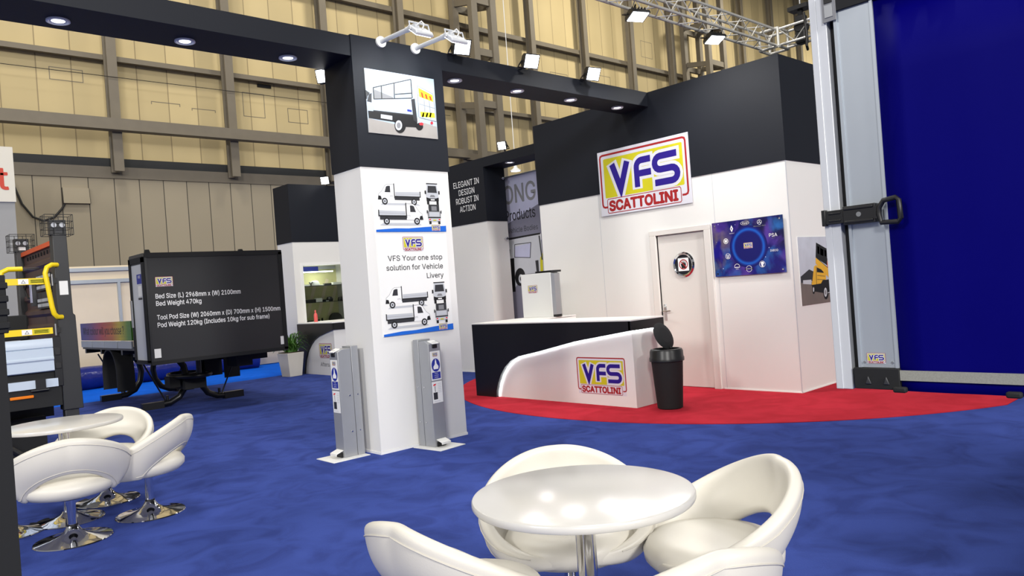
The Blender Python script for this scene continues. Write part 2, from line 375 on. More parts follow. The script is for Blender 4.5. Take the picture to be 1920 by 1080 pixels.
class Art:
    """flat artwork on a plane: origin O, right U, up V; every shape lies a hair in front of the one before"""
    def __init__(self, O, U, V, mb=None, lift=.0006, step=.00012):
        self.O, self.U, self.Vv = Vector(O), Vector(U), Vector(V); self.N = self.U.cross(self.Vv); self.mb = mb or MB()
        self.h = lift; self.step = step; self.map = None
    def P(self, p):
        if self.map is not None:
            q = self.map @ np.array([p[0], p[1], 1.0]); p = (q[0]/q[2], q[1]/q[2])
        return self.mb.V(self.O+self.U*p[0]+self.Vv*p[1]+self.N*self.h)
    def frame(self, src, x0, y0, x1, y1):
        """draw in the coordinates of a four-cornered sketch (TL, TR, BR, BL) placed on the rectangle"""
        dst = [(x0, y1), (x1, y1), (x1, y0), (x0, y0)]; A = []; B = []
        for (a, b), (u, v) in zip(src, dst):
            A += [[a, b, 1, 0, 0, 0, -u*a, -u*b], [0, 0, 0, a, b, 1, -v*a, -v*b]]; B += [u, v]
        h = np.linalg.solve(np.array(A, float), np.array(B, float)); self.map = np.append(h, 1).reshape(3, 3)
    def _nf(self, fs):
        for f in fs:
            if f is None: continue
            f.normal_update()
            if f.normal.dot(self.N) < 0: f.normal_flip()
    def poly(self, pts, m, keep=False):
        if not keep: self.h += self.step
        f = self.mb.face([self.P(p) for p in pts], m); self._nf([f])
    def rect(self, x0, y0, x1, y1, m, keep=False): self.poly([(x0, y0), (x1, y0), (x1, y1), (x0, y1)], m, keep)
    def ell(self, cx, cy, rx, ry, m, n=24): self.poly(arc(cx, cy, rx, 0, 360-360/n, n-1, ry), m)
    def ring(self, cx, cy, r0, r1, m, n=32, k=1.0, a0=0, a1=360):
        self.h += self.step
        A = [self.P(p) for p in arc(cx, cy, r0, a0, a1, n, r0*k)]; B = [self.P(p) for p in arc(cx, cy, r1, a0, a1, n, r1*k)]
        self._nf([self.mb.face([A[i], B[i], B[i+1], A[i+1]], m) for i in range(n)])
    def stroke(self, pts, w, m, closed=False):
        self.h += self.step
        P = [Vector(p) for p in pts]; n = len(P); L_, R_ = [], []
        for i, p in enumerate(P):
            a = P[i-1] if (i > 0 or closed) else None; c = P[(i+1) % n] if (i < n-1 or closed) else None
            d1 = (p-a).normalized() if a is not None else (c-p).normalized(); d2 = (c-p).normalized() if c is not None else d1
            n1 = Vector((-d1.y, d1.x)); n2 = Vector((-d2.y, d2.x)); mt = n1+n2
            if mt.length < 1e-6: mt = n1
            mt.normalize(); k = w/2/max(.35, mt.dot(n1))
            L_.append(self.P(p+mt*k)); R_.append(self.P(p-mt*k))
        self._nf([self.mb.face([L_[i], L_[(i+1) % n], R_[(i+1) % n], R_[i]], m) for i in range(n if closed else n-1)])
    def text(self, s, x, y, h, m, align='l', w=None, bold=0., shear=0., spacing=1.):
        vs, fs = glyphs(s, 0.0, shear, spacing)
        if not vs: return
        x0 = min(v[0] for v in vs); x1 = max(v[0] for v in vs); k = h/cap_height(); kx = k if w is None else w/(x1-x0)
        wd = (x1-x0)*kx; ox = x if align == 'l' else (x-wd/2 if align == 'c' else x-wd)
        self.h += self.step
        e = bold*h*1.15           # heavier weight: the same glyphs overprinted a little to every side
        for dx, dy in ([(0, 0)] if not bold else [(0, 0)]+[(e*math.cos(q*PI/4), e*math.sin(q*PI/4)) for q in range(8)]):
            self.h += self.step*.25
            V = [self.P((ox+(v[0]-x0)*kx+dx, y+v[1]*k+dy)) for v in vs]
            self._nf([self.mb.face([V[i] for i in f], m) for f in fs])
    def logo(self, x, y, w, board=False, caps=True):
        """badge, w wide and .59 w high, from its lower left corner: yellow panel, outlined blue letters, red frame, red name below"""
        H = .59*w
        def T(u, v): return (x+u*w, y+H-v*w*.59)
        if board: self.poly([T(.0, 0), T(1, 0), T(1, 1), T(0, 1)], 'logo_white')
        else: self.poly([T(*p) for p in [(.03, .05), (.965, .05), (.965, .98), (.03, .98)]], 'logo_white')
        b = [T(.085, .86)]+[T(*p) for p in arc(.055, .82, .028, 270, 180, 4, -.046)]+[T(*p) for p in arc(.055, .10, .028, 180, 90, 4, -.046)]
        b = [T(.085, .868), T(.052, .868), T(.034, .855), T(.027, .82), T(.027, .10), T(.034, .065), T(.055, .052), T(.94, .052), T(.96, .065), T(.967, .10), T(.967, .82), T(.96, .855), T(.94, .868), T(.905, .868)]
        self.stroke(b, .018*w, 'logo_red')
        self.poly([T(*p) for p in [(.065, .125), (.075, .113), (.925, .113), (.935, .125), (.935, .715), (.925, .727), (.075, .727), (.065, .715)]], 'logo_yellow')
        V_ = [(.165, .215), (.252, .615), (.34, .215)]
        Fa = [(.60, .245)]+arc(.50, .345, .058, 90, 180, 6, -.10)+[(.442, .64)]
        Fb = [(.455, .44), (.60, .44)]
        Sx = [(.875, .245)]+arc(.70, .345, .058, 90, 270, 8, -.098)+arc(.815, .535, .058, 90, -90, 8, -.094)+[(.635, .63)]
        for wd, mm in ((.112, 'logo_white'), (.058, 'logo_blue')):
            e = .028 if wd > .1 else 0
            def ext(pts):
                if not e: return pts
                a, b_ = Vector(pts[0]), Vector(pts[1]); c, d = Vector(pts[-1]), Vector(pts[-2])
                return [tuple(a+(a-b_).normalized()*e)]+list(pts[1:-1])+[tuple(c+(c-d).normalized()*e)]
            for pth in (V_, Fa, Fb, Sx): self.stroke([T(*p) for p in ext(pth)], wd*w*(1.1 if pth is V_ else 1), mm)
        self.poly([T(*p) for p in [(.085, .77), (.095, .745), (.885, .745), (.895, .77), (.895, .945), (.885, .965), (.095, .965), (.085, .945)]], 'logo_white')
        self.stroke([T(*p) for p in [(.085, .77), (.095, .745), (.885, .745), (.895, .77), (.895, .945), (.885, .965), (.095, .965), (.085, .945)]], .007*w, 'logo_red', True)
        if caps: self.text('SCATTOLINI', x+.108*w, y+H-.93*H, .145*H, 'logo_red', w=.75*w, bold=.075)
    def truck(self, x, y, w, flip=False, shade=True, name=''):
        def T(p): return (x+(1-p[0] if flip else p[0])*w, y+p[1]*w)
        def G(pts, m): self.poly([T(p) for p in pts], m)
        if shade: G([(.05, -.01), (.98, -.01), (.9, .03), (.1, .03)], 'print_light')
        G([(.33, .09), (.97, .09), (.97, .15), (.33, .16)], 'print_dark')
        G([(0, .09), (.02, .2), (.09, .25), (.17, .36), (.22, .39), (.37, .39), (.38, .09)], 'print_white')
        G([(.16, .235), (.2, .345), (.24, .36), (.29, .36), (.29, .235)], 'print_dark')
        G([(0, .09), (.02, .17), (.07, .16), (.09, .09)], 'print_black')
        self.stroke([T(p) for p in [(0, .09), (.02, .2), (.09, .25), (.17, .36), (.22, .39), (.37, .39)]], .006*w, 'print_grey')
        G([(.37, .12), (.39, .12), (.39, .41), (.37, .41)], 'print_dark')
        G([(.405, .16), (1, .17), (1, .26), (.405, .25)], 'print_light')
        self.stroke([T(p) for p in [(.405, .205), (1, .215)]], .004*w, 'print_grey')
        G([(.39, .15), (1, .15), (1, .17), (.39, .17)], 'print_black')
        G([(.98, .15), (1, .15), (1, .27), (.98, .27)], 'print_black')
        self.text('VFS', x+w*(.63 if flip else .27), y+.15*w, .03*w, 'print_grey')
        for c in (.15, .83):
            cxx, cyy = T((c, .062)); self.ell(cxx, cyy, .066*w, .066*w, 'print_black'); self.ell(cxx, cyy, .04*w, .04*w, 'print_light'); self.ell(cxx, cyy, .016*w, .016*w, 'print_dark')
    def truck_front(self, x, y, w, rear=False):
        def G(pts, m): self.poly([(x+a*w, y+b*w) for a, b in pts], m)
        G([(.08, 0), (.24, 0), (.24, .3), (.08, .3)], 'print_black'); G([(.76, 0), (.92, 0), (.92, .3), (.76, .3)], 'print_black')
        if not rear:
            G([(.08, .2), (.92, .2), (.95, .6), (.86, 1.12), (.8, 1.18), (.2, 1.18), (.14, 1.12), (.05, .6)], 'print_light')
            G([(.16, .68), (.84, .68), (.79, 1.08), (.21, 1.08)], 'print_dark'); G([(.06, .2), (.94, .2), (.94, .42), (.75, .36), (.25, .36), (.06, .42)], 'print_black')
            G([(.3, .42), (.7, .42), (.62, .56), (.38, .56)], 'print_grey'); G([(-.04, .6), (.06, .6), (.06, .8), (-.04, .8)], 'print_black'); G([(.94, .6), (1.04, .6), (1.04, .8), (.94, .8)], 'print_black')
            G([(.36, .24), (.64, .24), (.64, .31), (.36, .31)], 'paper')
            G([(.1, 1.18), (.9, 1.18), (.9, 1.24), (.1, 1.24)], 'print_dark')
        else:
            G([(.05, .18), (.95, .18), (.95, .36), (.05, .36)], 'print_light'); G([(.08, .24), (.2, .24), (.2, .32), (.08, .32)], 'tail_red'); G([(.8, .24), (.92, .24), (.92, .32), (.8, .32)], 'tail_red')
            G([(.38, .2), (.62, .2), (.62, .27), (.38, .27)], 'logo_yellow')
            G([(.02, .36), (.98, .36), (.98, .42), (.02, .42)], 'print_black'); G([(.02, .42), (.98, .42), (.98, .78), (.02, .78)], 'print_grey'); G([(.1, .46), (.9, .46), (.9, .74), (.1, .74)], 'print_light')
            G([(.1, .78), (.9, .78), (.9, 1.2), (.1, 1.2)], 'print_dark'); G([(.3, .82), (.7, .82), (.7, 1.1), (.3, 1.1)], 'print_grey')
            G([(-.06, .66), (.02, .66), (.02, .84), (-.06, .84)], 'print_dark'); G([(.98, .66), (1.06, .66), (1.06, .84), (.98, .84)], 'print_dark')
X, Y, Z = Vector((1, 0, 0)), Vector((0, 1, 0)), Vector((0, 0, 1))

# ================================================================== SETTING
b = MB('carpet_blue'); b.box(-12, 16, -8, 15.6, -.05, 0); struct(obj('floor', b))
b = MB('carpet_bright'); b.box(-12, 40, 15.6, 20.2, -.05, -.001); struct(obj('floor_aisle', b))
b = MB('concrete'); b.box(-12, 80, 20.2, 23.2, -.05, -.002); b.box(16, 80, -20, 15.6, -.05, -.002); struct(obj('floor_hall', b))
b = MB('carpet_red')
R_, CXr, CYr = 4.49, 10.625, 6.332
pts = [(12.6, 2.31)]+[(CXr+R_*math.cos(a), CYr+R_*math.sin(a)) for a in [math.radians(244-(244-114)*i/60) for i in range(61)]]+[(12.6, 10.4)]
b.prism(pts, 'z', -.02, .006)
tag(obj('red_carpet', b), 'bright red carpet with a curved edge under the white reception counter', 'carpet')

# hall wall: upper and lower cladding, dark gap between them, skirting ledge
wall = struct(thing('wall_back', 'hall wall', 'wall', (0, 23, 0))); del wall['label']; del wall['category']
b = MB('hall_upper'); b.box(-12, 80, 23.0, 23.25, 5.95, 21); obj('wall_upper_cladding', b, wall)
b = MB('hall_lower'); b.box(-12, 80, 22.75, 23.0, 0, 5.36); obj('wall_lower_cladding', b, wall)
b = MB('grey_panel'); b.box(-12, 80, 22.70, 23.0, 5.36, 5.68, 'steel_paint'); obj('wall_ledge', b, wall)
a = Art((0, 22.998, 0), X, Z)
for x0, x1, z0, z1 in ((4.9, 5.7, 8.02, 8.35), (7.45, 8.25, 7.62, 7.7), (8.6, 9.3, 7.55, 7.62), (10.2, 10.9, 7.55, 8.3), (11.7, 12.4, 7.5, 7.95), (24.3, 25.4, 10.6, 10.9), (27.4, 28.4, 10.4, 11.2), (31.0, 31.9, 12.6, 13.4), (17.0, 17.9, 10.1, 10.8)):
    a.stroke([(x0, z0), (x0, z1), (x1, z1), (x1, z0)], .02, 'steel_paint', z1-z0 > .2)
obj('wall_patch_outlines', a.mb, wall)
b = MB('dark_strip'); b.box(-12, 80, 22.9, 23.1, 5.68, 5.95); obj('wall_gap', b, wall)
b = MB('dark_strip'); b.box(-12, 80, -20, 23.2, 21, 21.1)
struct(obj('ceiling', b))
for i, yy in enumerate((21.5, 16.5, 11.5)):
    t = thing('roof_truss', ['roof truss nearest the beige hall wall', 'second roof truss out from the hall wall', 'third roof truss out from the hall wall'][i], 'truss', (0, yy, 18.9), 'roof trusses')
    c = MB('steel_dark'); c.bar((20, yy, 20.6), (78, yy, 20.6), .22); c.bar((20, yy, 18.9), (78, yy, 18.9), .22); obj('chord', c, t)
    c = MB('steel_dark')
    for k in range(29): c.bar((20+2*k, yy, 18.9), (21+2*k, yy, 20.6), .1); c.bar((21+2*k, yy, 20.6), (22+2*k, yy, 18.9), .1)
    obj('lattice', c, t)

# steel posts, rails on the wall
posts = [(2.95, 0.0), (6.33, 5.5), (9.62, 5.5), (12.98, 5.5), (16.15, 5.5), (22.9, 0), (26.3, 0), (29.75, 0), (33.1, 0), (40.2, 0), (43.7, 0), (47.3, 0)]
names = ['at the left edge of the frame above the red lettered sign', 'second from left, ending above the black tool pod', 'third from left, between tool pod and parts kiosk', 'just left of the display column, above the parts kiosk', 'behind the arm lamps of the display column', 'next right of the tall lattice column', 'above the middle lamp of the right hand beam', 'behind the left truss floodlight', 'left of the far lattice column', 'right of the far lattice column', 'behind the truss corner', 'rightmost before the white truck body']
for (x, z0), nm in zip(posts, names):
    b = MB('steel_paint'); x *= .99; b.box(x-.125, x+.125, 22.28, 22.32, z0, 20.9); b.box(x-.025, x+.025, 22.32, 22.58, z0, 20.9); b.box(x-.125, x+.125, 22.58, 22.62, z0, 20.9)
    tag(obj('steel_post', b), 'steel wall post '+nm, 'post', 'steel posts on the hall wall')
for z, h, nm in ((8.72, .10, 'lower thin'), (11.95, .13, 'upper thin')):
    b = MB('steel_paint'); b.box(-12, 80, 22.66, 22.98, z-h/2, z+h/2); b.box(-12, 80, 22.63, 22.66, z-h, z-h/2)
    tag(obj('wall_rail', b), nm+' steel rail running across the beige hall wall', 'rail')
b = MB('steel_paint'); b.box(2.92, 19.9, 22.0, 22.27, 6.58, 6.88); b.box(2.92, 19.9, 21.96, 22.27, 6.56, 6.60)
tag(obj('wall_beam', b), 'thick steel beam crossing the hall wall above the dark gap', 'beam')
def lattice(x0, x1, y0, y1, label, z0=0, pitch=1.95, off=0):
    t = thing('lattice_column', label, 'column', ((x0+x1)/2, (y0+y1)/2, z0), 'lattice columns against the hall wall')
    for (x, y) in ((x0, y0), (x1, y0), (x0, y1), (x1, y1)):
        c = MB('steel_paint'); c.box(x-.14, x+.14, y-.12, y+.12, z0, 20.9); obj('chord', c, t)
    c = MB('steel_paint'); z = z0+off
    while z < 20.5:
        for yy in (y0, y1): c.box(x0, x1, yy-.08, yy+.08, z, z+.26)
        for xx in (x0, x1): c.bar((xx, y0, z+.05), (xx, y1, z+.30), .12, .24)
        z += pitch
    obj('battens', c, t)
    return t
lattice(18.55, 19.5, 21.3, 22.4, 'tall steel lattice column rising behind the first beam floodlight', off=.55)
lattice(33.9, 35.3, 21.0, 22.4, 'tall steel lattice column behind the right truss floodlight', off=.4)
b = MB('white_plastic'); b.box(18.95, 19.2, 21.2, 21.27, 9.62, 10.05); b.box(18.6, 18.96, 21.22, 21.25, 9.84, 9.88); tag(obj('junction_box', b), 'small white box on the tall lattice column', 'box')
b = MB('cable'); b.tube([(-5, 22.24, 8.03), (3.68, 22.24, 8.052), (12.3, 22.24, 8.07), (17.9, 22.24, 8.16)], .009, 6)
tag(obj('safety_wire', b), 'thin dark wire stretched across the hall wall', 'wire')
b = MB('cable'); pth = [(3.6, 5.75), (3.83, 5.126), (4.0, 4.6), (4.22, 4.27), (4.45, 4.17), (4.70, 4.26), (4.9, 4.5), (4.97, 4.63)]
b.tube([(x, 22.68, z) for x, z in pth], .028, 8); tag(obj('hanging_cable', b), 'black cable sagging in a loop on the lower hall wall', 'cable')
b = MB('hall_lower'); b.prism([(22.75, 5.06), (22.68, 5.06), (22.62, 4.64), (22.75, 4.64)], 'x', 4.93, 5.58)
tag(obj('wall_flap', b), 'square grey flap panel on the lower hall wall above the hanging cable', 'panel')
b = MB('steel_dark'); b.box(10.70, 11.15, 22.94, 23.0, 8.52, 8.62, 'black'); tag(obj('wall_vent', b), 'small dark slot in the upper hall wall below the thin rail', 'vent')

# neighbouring stands behind
t = thing('neighbour_wall', 'white and grey neighbouring stand wall with part of a red word, left edge', 'wall', (1.9, 20, 0))
b = MB('neighbour_white'); b.box(.2, 3.42, 20.0, 20.3, 4.28, 5.52); obj('sign_panel', b, t)
b = MB('grey_panel'); b.box(.2, 3.40, 20.05, 20.3, 0, 4.28); obj('wall_panel', b, t)
a = Art((0, 19.995, 0), X, Z); a.text('t', 3.29, 4.56, .50, 't_red', align='r', bold=.02); obj('lettering', a.mb, t)
t = thing('shell_booth', 'cream shell scheme booth wall with aluminium rails behind the tool pod', 'booth', (4.7, 19, 0))
b = MB('booth_panel'); b.box(3.3, 9.2, 19.05, 19.1, .02, 2.72); obj('infill_panel', b, t)
for z0, z1 in ((2.60, 2.68), (2.33, 2.41)):
    b = MB('aluminium'); b.box(3.3, 9.2, 18.98, 19.05, z0, z1); obj('rail', b, t)
for x in (3.7, 5.14, 6.6, 8.0):
    b = MB('aluminium'); b.box(x-.03, x+.03, 18.98, 19.05, 0, 2.33); obj('upright', b, t)
b = MB('poly_blue')
pth = [(3.2+.35*i, 18.55+.03*math.sin(i*2.1), .25+.012*math.sin(i*1.7)) for i in range(15)]
b.tube(pth, [.25+.02*math.sin(i*2.9) for i in range(15)], 18)
tag(obj('plastic_roll', b), 'long roll wrapped in shiny dark blue polythene lying behind the tool pod', 'roll')

# ================================================================== VFS STAND
# reception room: white below, dark above, doorway in the front wall
WX, WY0, WY1, HT, HM = 8.66, 4.43, 8.65, 4.10, 2.82
room = thing('wall_reception', '', '', (WX, WY0, 0)); del room['label']; del room['category']; struct(room)
b = MB('stand_white')
D0, D1, DH = 5.62, 6.40, 2.10
b.box(WX, WX+.06, D1, WY1, 0, HM); b.box(WX, WX+.06, WY0, D0, 0, HM); b.box(WX, WX+.06, D0, D1, DH, HM)
b.box(WX+.06, 12.4, WY0, WY0+.06, 0, HM); b.box(WX+.06, 12.4, WY1-.06, WY1, 0, HM); b.box(WX+.5, WX+.56, D0-.3, D1+.3, 0, HM)
obj('wall_white_panels', b, room)
b = MB('stand_dark'); b.box(WX-.012, 12.4, WY0-.012, WY1+.012, HM, HT); obj('wall_dark_fascia', b, room)
b = MB('print_light')
for y in (5.45, 7.4): b.box(WX-.0015, WX+.01, y-.003, y+.003, 0.01, HM)
b.box(WX-.002, WX+.01, WY0-.002, WY0+.004, 0, HM)
obj('wall_panel_joints', b, room)
b = MB('paper'); b.box(WX-.012, WX+.0, WY0-.012, D0-.14, 0.005, .02); b.box(WX-.01, 12.3, WY0-.012, WY0, .005, .02); obj('wall_base_strip', b, room)
d = thing('door_1', '', '', (WX, 6.0, 0)); del d['label']; del d['category']; struct(d)
b = MB('white_door')
b.box(WX-.03, WX+.06, D1, D1+.10, 0, DH); b.box(WX-.03, WX+.06, D0-.10, D0, 0, DH); b.box(WX-.03, WX+.06, D0-.10, D1+.10, DH, DH+.07)
obj('door_frame', b, d, bevel=.004)
b = MB('white_door'); b.box(WX+.02, WX+.06, D0+.004, D1-.004, .012, DH-.004); obj('door_leaf', b, d)
hz, hy = 1.05, 6.345
b = MB('chrome'); b.box(WX+.008, WX+.02, hy-.02, hy+.02, hz-.13, hz+.09); b.cyl((WX+.02, hy, hz), (WX-.045, hy, hz), .011); b.tube([(WX-.045, hy, hz), (WX-.05, hy-.02, hz), (WX-.05, hy-.13, hz)], .011, 10)
obj('door_handle', b, d, bevel=.002)
# round porthole plate on the door with a no-entry notice
t = thing('porthole_plate', 'round chrome rimmed dark plate with no entry notice on the white door', 'sign', (WX+.02, 5.99, 1.67))
b = MB('chrome')
prof = [(.172, 0), (.172, .012), (.155, .03), (.135, .022), (.13, .008)]
b.lathe(prof, (0, 0, 0), 48); bmesh.ops.rotate(b.bm, verts=b.bm.verts, matrix=Matrix.Rotation(-PI/2, 3, 'Y'))
obj('rim', b, t, local=True)
b = MB('stand_dark'); b.lathe([(.13, 0), (.13, .012)], (0, 0, 0), 40); bmesh.ops.rotate(b.bm, verts=b.bm.verts, matrix=Matrix.Rotation(-PI/2, 3, 'Y')); obj('dark_disc', b, t, local=True)
a = Art((WX+.006, 5.99, 1.67), -Y, Z); a.rect(-.105, -.095, .095, .105, 'print_dark'); a.rect(-.085, -.085, .085, .09, 'print_white'); 
a.poly([(-.03, -.05), (.03, -.05), (.04, .0), (.035, .05), (.02, .015), (.018, .065), (.006, .02), (0, .07), (-.012, .02), (-.022, .06), (-.026, .01), (-.045, .025)], 'print_black')
a.ring(0, .003, .056, .07, 'logo_red'); a.stroke([(-.045, .048), (.045, -.042)], .013, 'logo_red'); obj('notice', a.mb, t)
# big badge sign across the colour break
t = thing('badge_sign', 'large white board with blue VFS badge, high on the reception wall', 'sign', (WX-.02, 6.55, 2.48))
b = MB('logo_white'); b.box(WX-.02, WX-.0125, 5.755, 7.345, 2.482, 3.427); obj('board', b, t)
a = Art((WX-.02, 7.345, 2.482), -Y, Z); a.logo(0, 0, 1.59, True); obj('badge', a.mb, t)
# galaxy board with maker marks
t = thing('maker_board', 'dark blue galaxy board with white vehicle maker marks round a glowing ring', 'sign', (WX-.03, 4.99, 1.47))
b = MB('galaxy'); b.box(WX-.032, WX-.024, 4.50, 5.482, 1.472, 2.172); bb = obj('board', b, t)
a = Art((WX-.032, 5.482, 1.472), -Y, Z); w_, h_ = .982, .70
cx0, cy0 = .50, .355
r0 = .17
for i in range(10): a.ring(cx0, cy0, r0+.009*i, r0+.009*(i+1), RING[i], 48, 1.02)
a.ell(cx0, cy0, .172, .175, RING[0], 40)
obj('glow_ring', a.mb, t)
def mark(): return Art((WX-.0345, 5.482, 1.472), -Y, Z)
wm = 'print_white'
def put(a, n='maker_mark'): obj(n, a.mb, t)
a = mark()
a.logo(.435, .33, .13)
put(a, 'badge')
a = mark()
a.stroke([(.285, .635), (.302, .60), (.285, .565), (.268, .60)], .009, wm, True); a.stroke([(.285, .62), (.293, .60), (.285, .58)], .005, wm); a.text('RENAULT', .285, .535, .011, wm, 'c')
put(a)
a = mark()
a.ring(.475, .652, .056, .060, wm, k=.42); a.text('Ford', .475, .638, .026, wm, 'c', shear=.35)
put(a)
a = mark()
a.ring(.675, .642, .026, .030, wm)
for q in (90, 210, 330): a.stroke([(.675, .642), (.675+.028*math.cos(math.radians(q)), .642+.028*math.sin(math.radians(q)))], .006, wm)
put(a)
a = mark()
a.text('Mercedes-Benz', .675, .588, .016, 'print_grey', 'c')
put(a)
a = mark()
a.text('PSA', .845, .445, .042, wm, 'c', bold=.004); a.text('GROUPE', .845, .422, .009, 'print_grey', 'c')
put(a)
a = mark()
a.text('IVECO', .845, .265, .024, wm, 'c', bold=.012)
put(a)
a = mark()
a.ring(.19, .45, .030, .035, wm); a.ring(.19, .45, .024, .027, wm); a.poly([(.172, .464), (.208, .464), (.206, .44), (.19, .43), (.174, .44)], wm)
put(a)
a = mark()
a.ring(.205, .255, .033, .037, wm); a.stroke([(.182, .272), (.195, .228), (.205, .25), (.215, .228), (.228, .272)], .005, wm); a.stroke([(.19, .278), (.205, .252), (.22, .278)], .005, wm)
put(a)
a = mark()
a.ring(.325, .11, .034, .039, wm, a0=0, a1=180); a.rect(.287, .1, .363, .108, wm); a.text('MAN', .325, .078, .013, wm, 'c')
put(a)
a = mark()
a.ring(.49, .075, .036, .040, wm); a.rect(.43, .069, .55, .081, 'print_black'); a.text('NISSAN', .49, .0705, .011, wm, 'c', spacing=1.2)
put(a)
a = mark()
a.ring(.675, .12, .036, .040, wm); a.poly([(.655, .145), (.69, .15), (.70, .13), (.685, .11), (.69, .09), (.665, .088), (.66, .11)], wm)
put(a)

for y, z in ((4.54, 2.13), (5.44, 2.13), (4.54, 1.51), (5.44, 1.51)):
    b = MB('chrome'); b.cyl((WX-.038, y, z), (WX-.001, y, z), .01, 12); obj('standoff_bolt', b, t)
# tipper photograph on the side wall
t = thing('tipper_photo', 'photo panel of a yellow tipper truck on the side wall by the truck body', 'photograph', (9.26, WY0, 1.05))
b = MB('paper'); b.box(8.808, 9.72, WY0-.006, WY0-.0005, 1.045, 1.888); obj('panel', b, t)
a = Art((8.808, WY0-.006, 1.045), X, Z); a.frame([(35, 95), (470, 80), (508, 905), (98, 972)], 0, 0, .912, .843)
a.poly([(35, 95), (470, 80), (508, 905), (98, 972)], 'cloud_print'); a.poly([(78, 690), (490, 640), (508, 905), (98, 972)], 'wet_ground_print')
a.poly([(78, 610), (185, 515), (245, 545), (245, 660), (82, 690)], 'print_dark'); a.poly([(108, 655), (212, 645), (212, 705), (108, 700)], 'print_light')
a.poly([(275, 165), (412, 245), (412, 460), (268, 362)], 'print_black')
for q in ([(293, 210), (315, 222), (315, 322), (293, 305)], [(328, 235), (368, 258), (366, 342), (328, 325)], [(382, 258), (402, 268), (402, 350), (382, 338)]): a.poly(q, 'print_light', True)
a.poly([(412, 372), (472, 320), (478, 420), (412, 405)], 'print_black'); a.poly([(412, 400), (482, 455), (484, 535), (412, 480)], 'orange')
a.poly([(245, 480), (270, 458), (395, 520), (392, 690), (320, 712), (275, 772), (213, 702), (225, 650)], 'truck_yellow'); a.poly([(280, 488), (362, 525), (365, 558), (280, 550)], 'print_black')
a.stroke([(285, 590), (380, 600)], 6, 'print_dark'); a.stroke([(285, 640), (380, 645)], 6, 'print_dark'); a.stroke([(272, 480), (276, 770)], 5, 'print_dark')
a.poly([(268, 358), (455, 522), (443, 632), (266, 438)], 'truck_yellow'); a.stroke([(268, 358), (455, 522)], 7, 'print_dark')
a.poly([(213, 712), (330, 690), (350, 650), (440, 635), (492, 650), (504, 800), (410, 815), (240, 790)], 'print_black')
a.ell(238, 768, 16, 55, 'print_black'); a.ell(236, 768, 8, 30, 'print_light'); a.ell(388, 790, 32, 95, 'print_black'); a.ell(383, 798, 19, 56, 'print_light'); a.ell(383, 798, 10, 30, 'print_grey'); a.stroke([(410, 805), (440, 795)], 9, 'print_light')
obj('printed_picture', a.mb, t)

# display column and overhead beams
CX0, CX1, CY0, CY1 = 3.955, 5.03, 6.366, 6.885
t = thing('display_column', 'tall square display column, white below and dark above, carrying both beams', 'column', ((CX0+CX1)/2, (CY0+CY1)/2, 0))
b = MB('stand_white'); b.box(CX0, CX1, CY0, CY1, .025, 2.815); obj('lower_panels', b, t, bevel=.004)
b = MB('stand_dark'); b.box(CX0-.012, CX1+.012, CY0-.012, CY1+.012, 2.815, 4.10); obj('upper_fascia', b, t)
b = MB('paper'); b.box(CX0-.006, CX1+.006, CY0-.006, CY1+.006, 0, .025); obj('base_strip', b, t)
b = MB('stand_dark'); b.box(-3.5, CX0-.013, CY0, CY1+.02, 3.89, 4.09); tag(obj('overhead_beam', b, bevel=.003), 'dark overhead beam with downlights running left from the display column', 'beam')
b = MB('stand_dark'); b.box(CX1+.013, WX-.013, CY0, CY1-.04, 3.90, 4.10); tag(obj('overhead_beam', b, bevel=.003), 'dark overhead beam joining the display column to the reception wall', 'beam')
def downlight(x, y, z, label, group, power=28, light=True):
    t = thing('downlight', label, 'light', (x, y, z), group)
    b = MB('white_plastic'); b.lathe([(.062, 0), (.085, 0), (.085, -.012), (.072, -.016), (.062, -.006)], (x, y, z), 32); obj('rim', b, t)
    b = MB('soft_lens'); b.lathe([(0, -.009), (.04, -.008), (.062, -.003)], (x, y, z), 32); obj('lens', b, t)
    if light: spot('downlight_beam', (x, y, z-.03), (x, y, 0), power, 110, (1, .97, .93), .8, .05)
dl = ['leftmost downlight in the left overhead beam', 'middle downlight in the left overhead beam', 'right downlight in the left overhead beam, nearest the display column']
for x, n in zip((1.515, 2.487, 3.45), dl): downlight(x, 6.70, 3.89, n, 'downlights in the left beam')
dl = ['downlight in the right beam nearest the display column', 'second downlight from the display column in the right beam', 'third downlight from the display column in the right beam', 'downlight in the right beam nearest the reception wall']
for x, n in zip((5.40, 6.36, 7.305, 8.25), dl): downlight(x, 6.59, 3.90, n, 'downlights in the right beam')

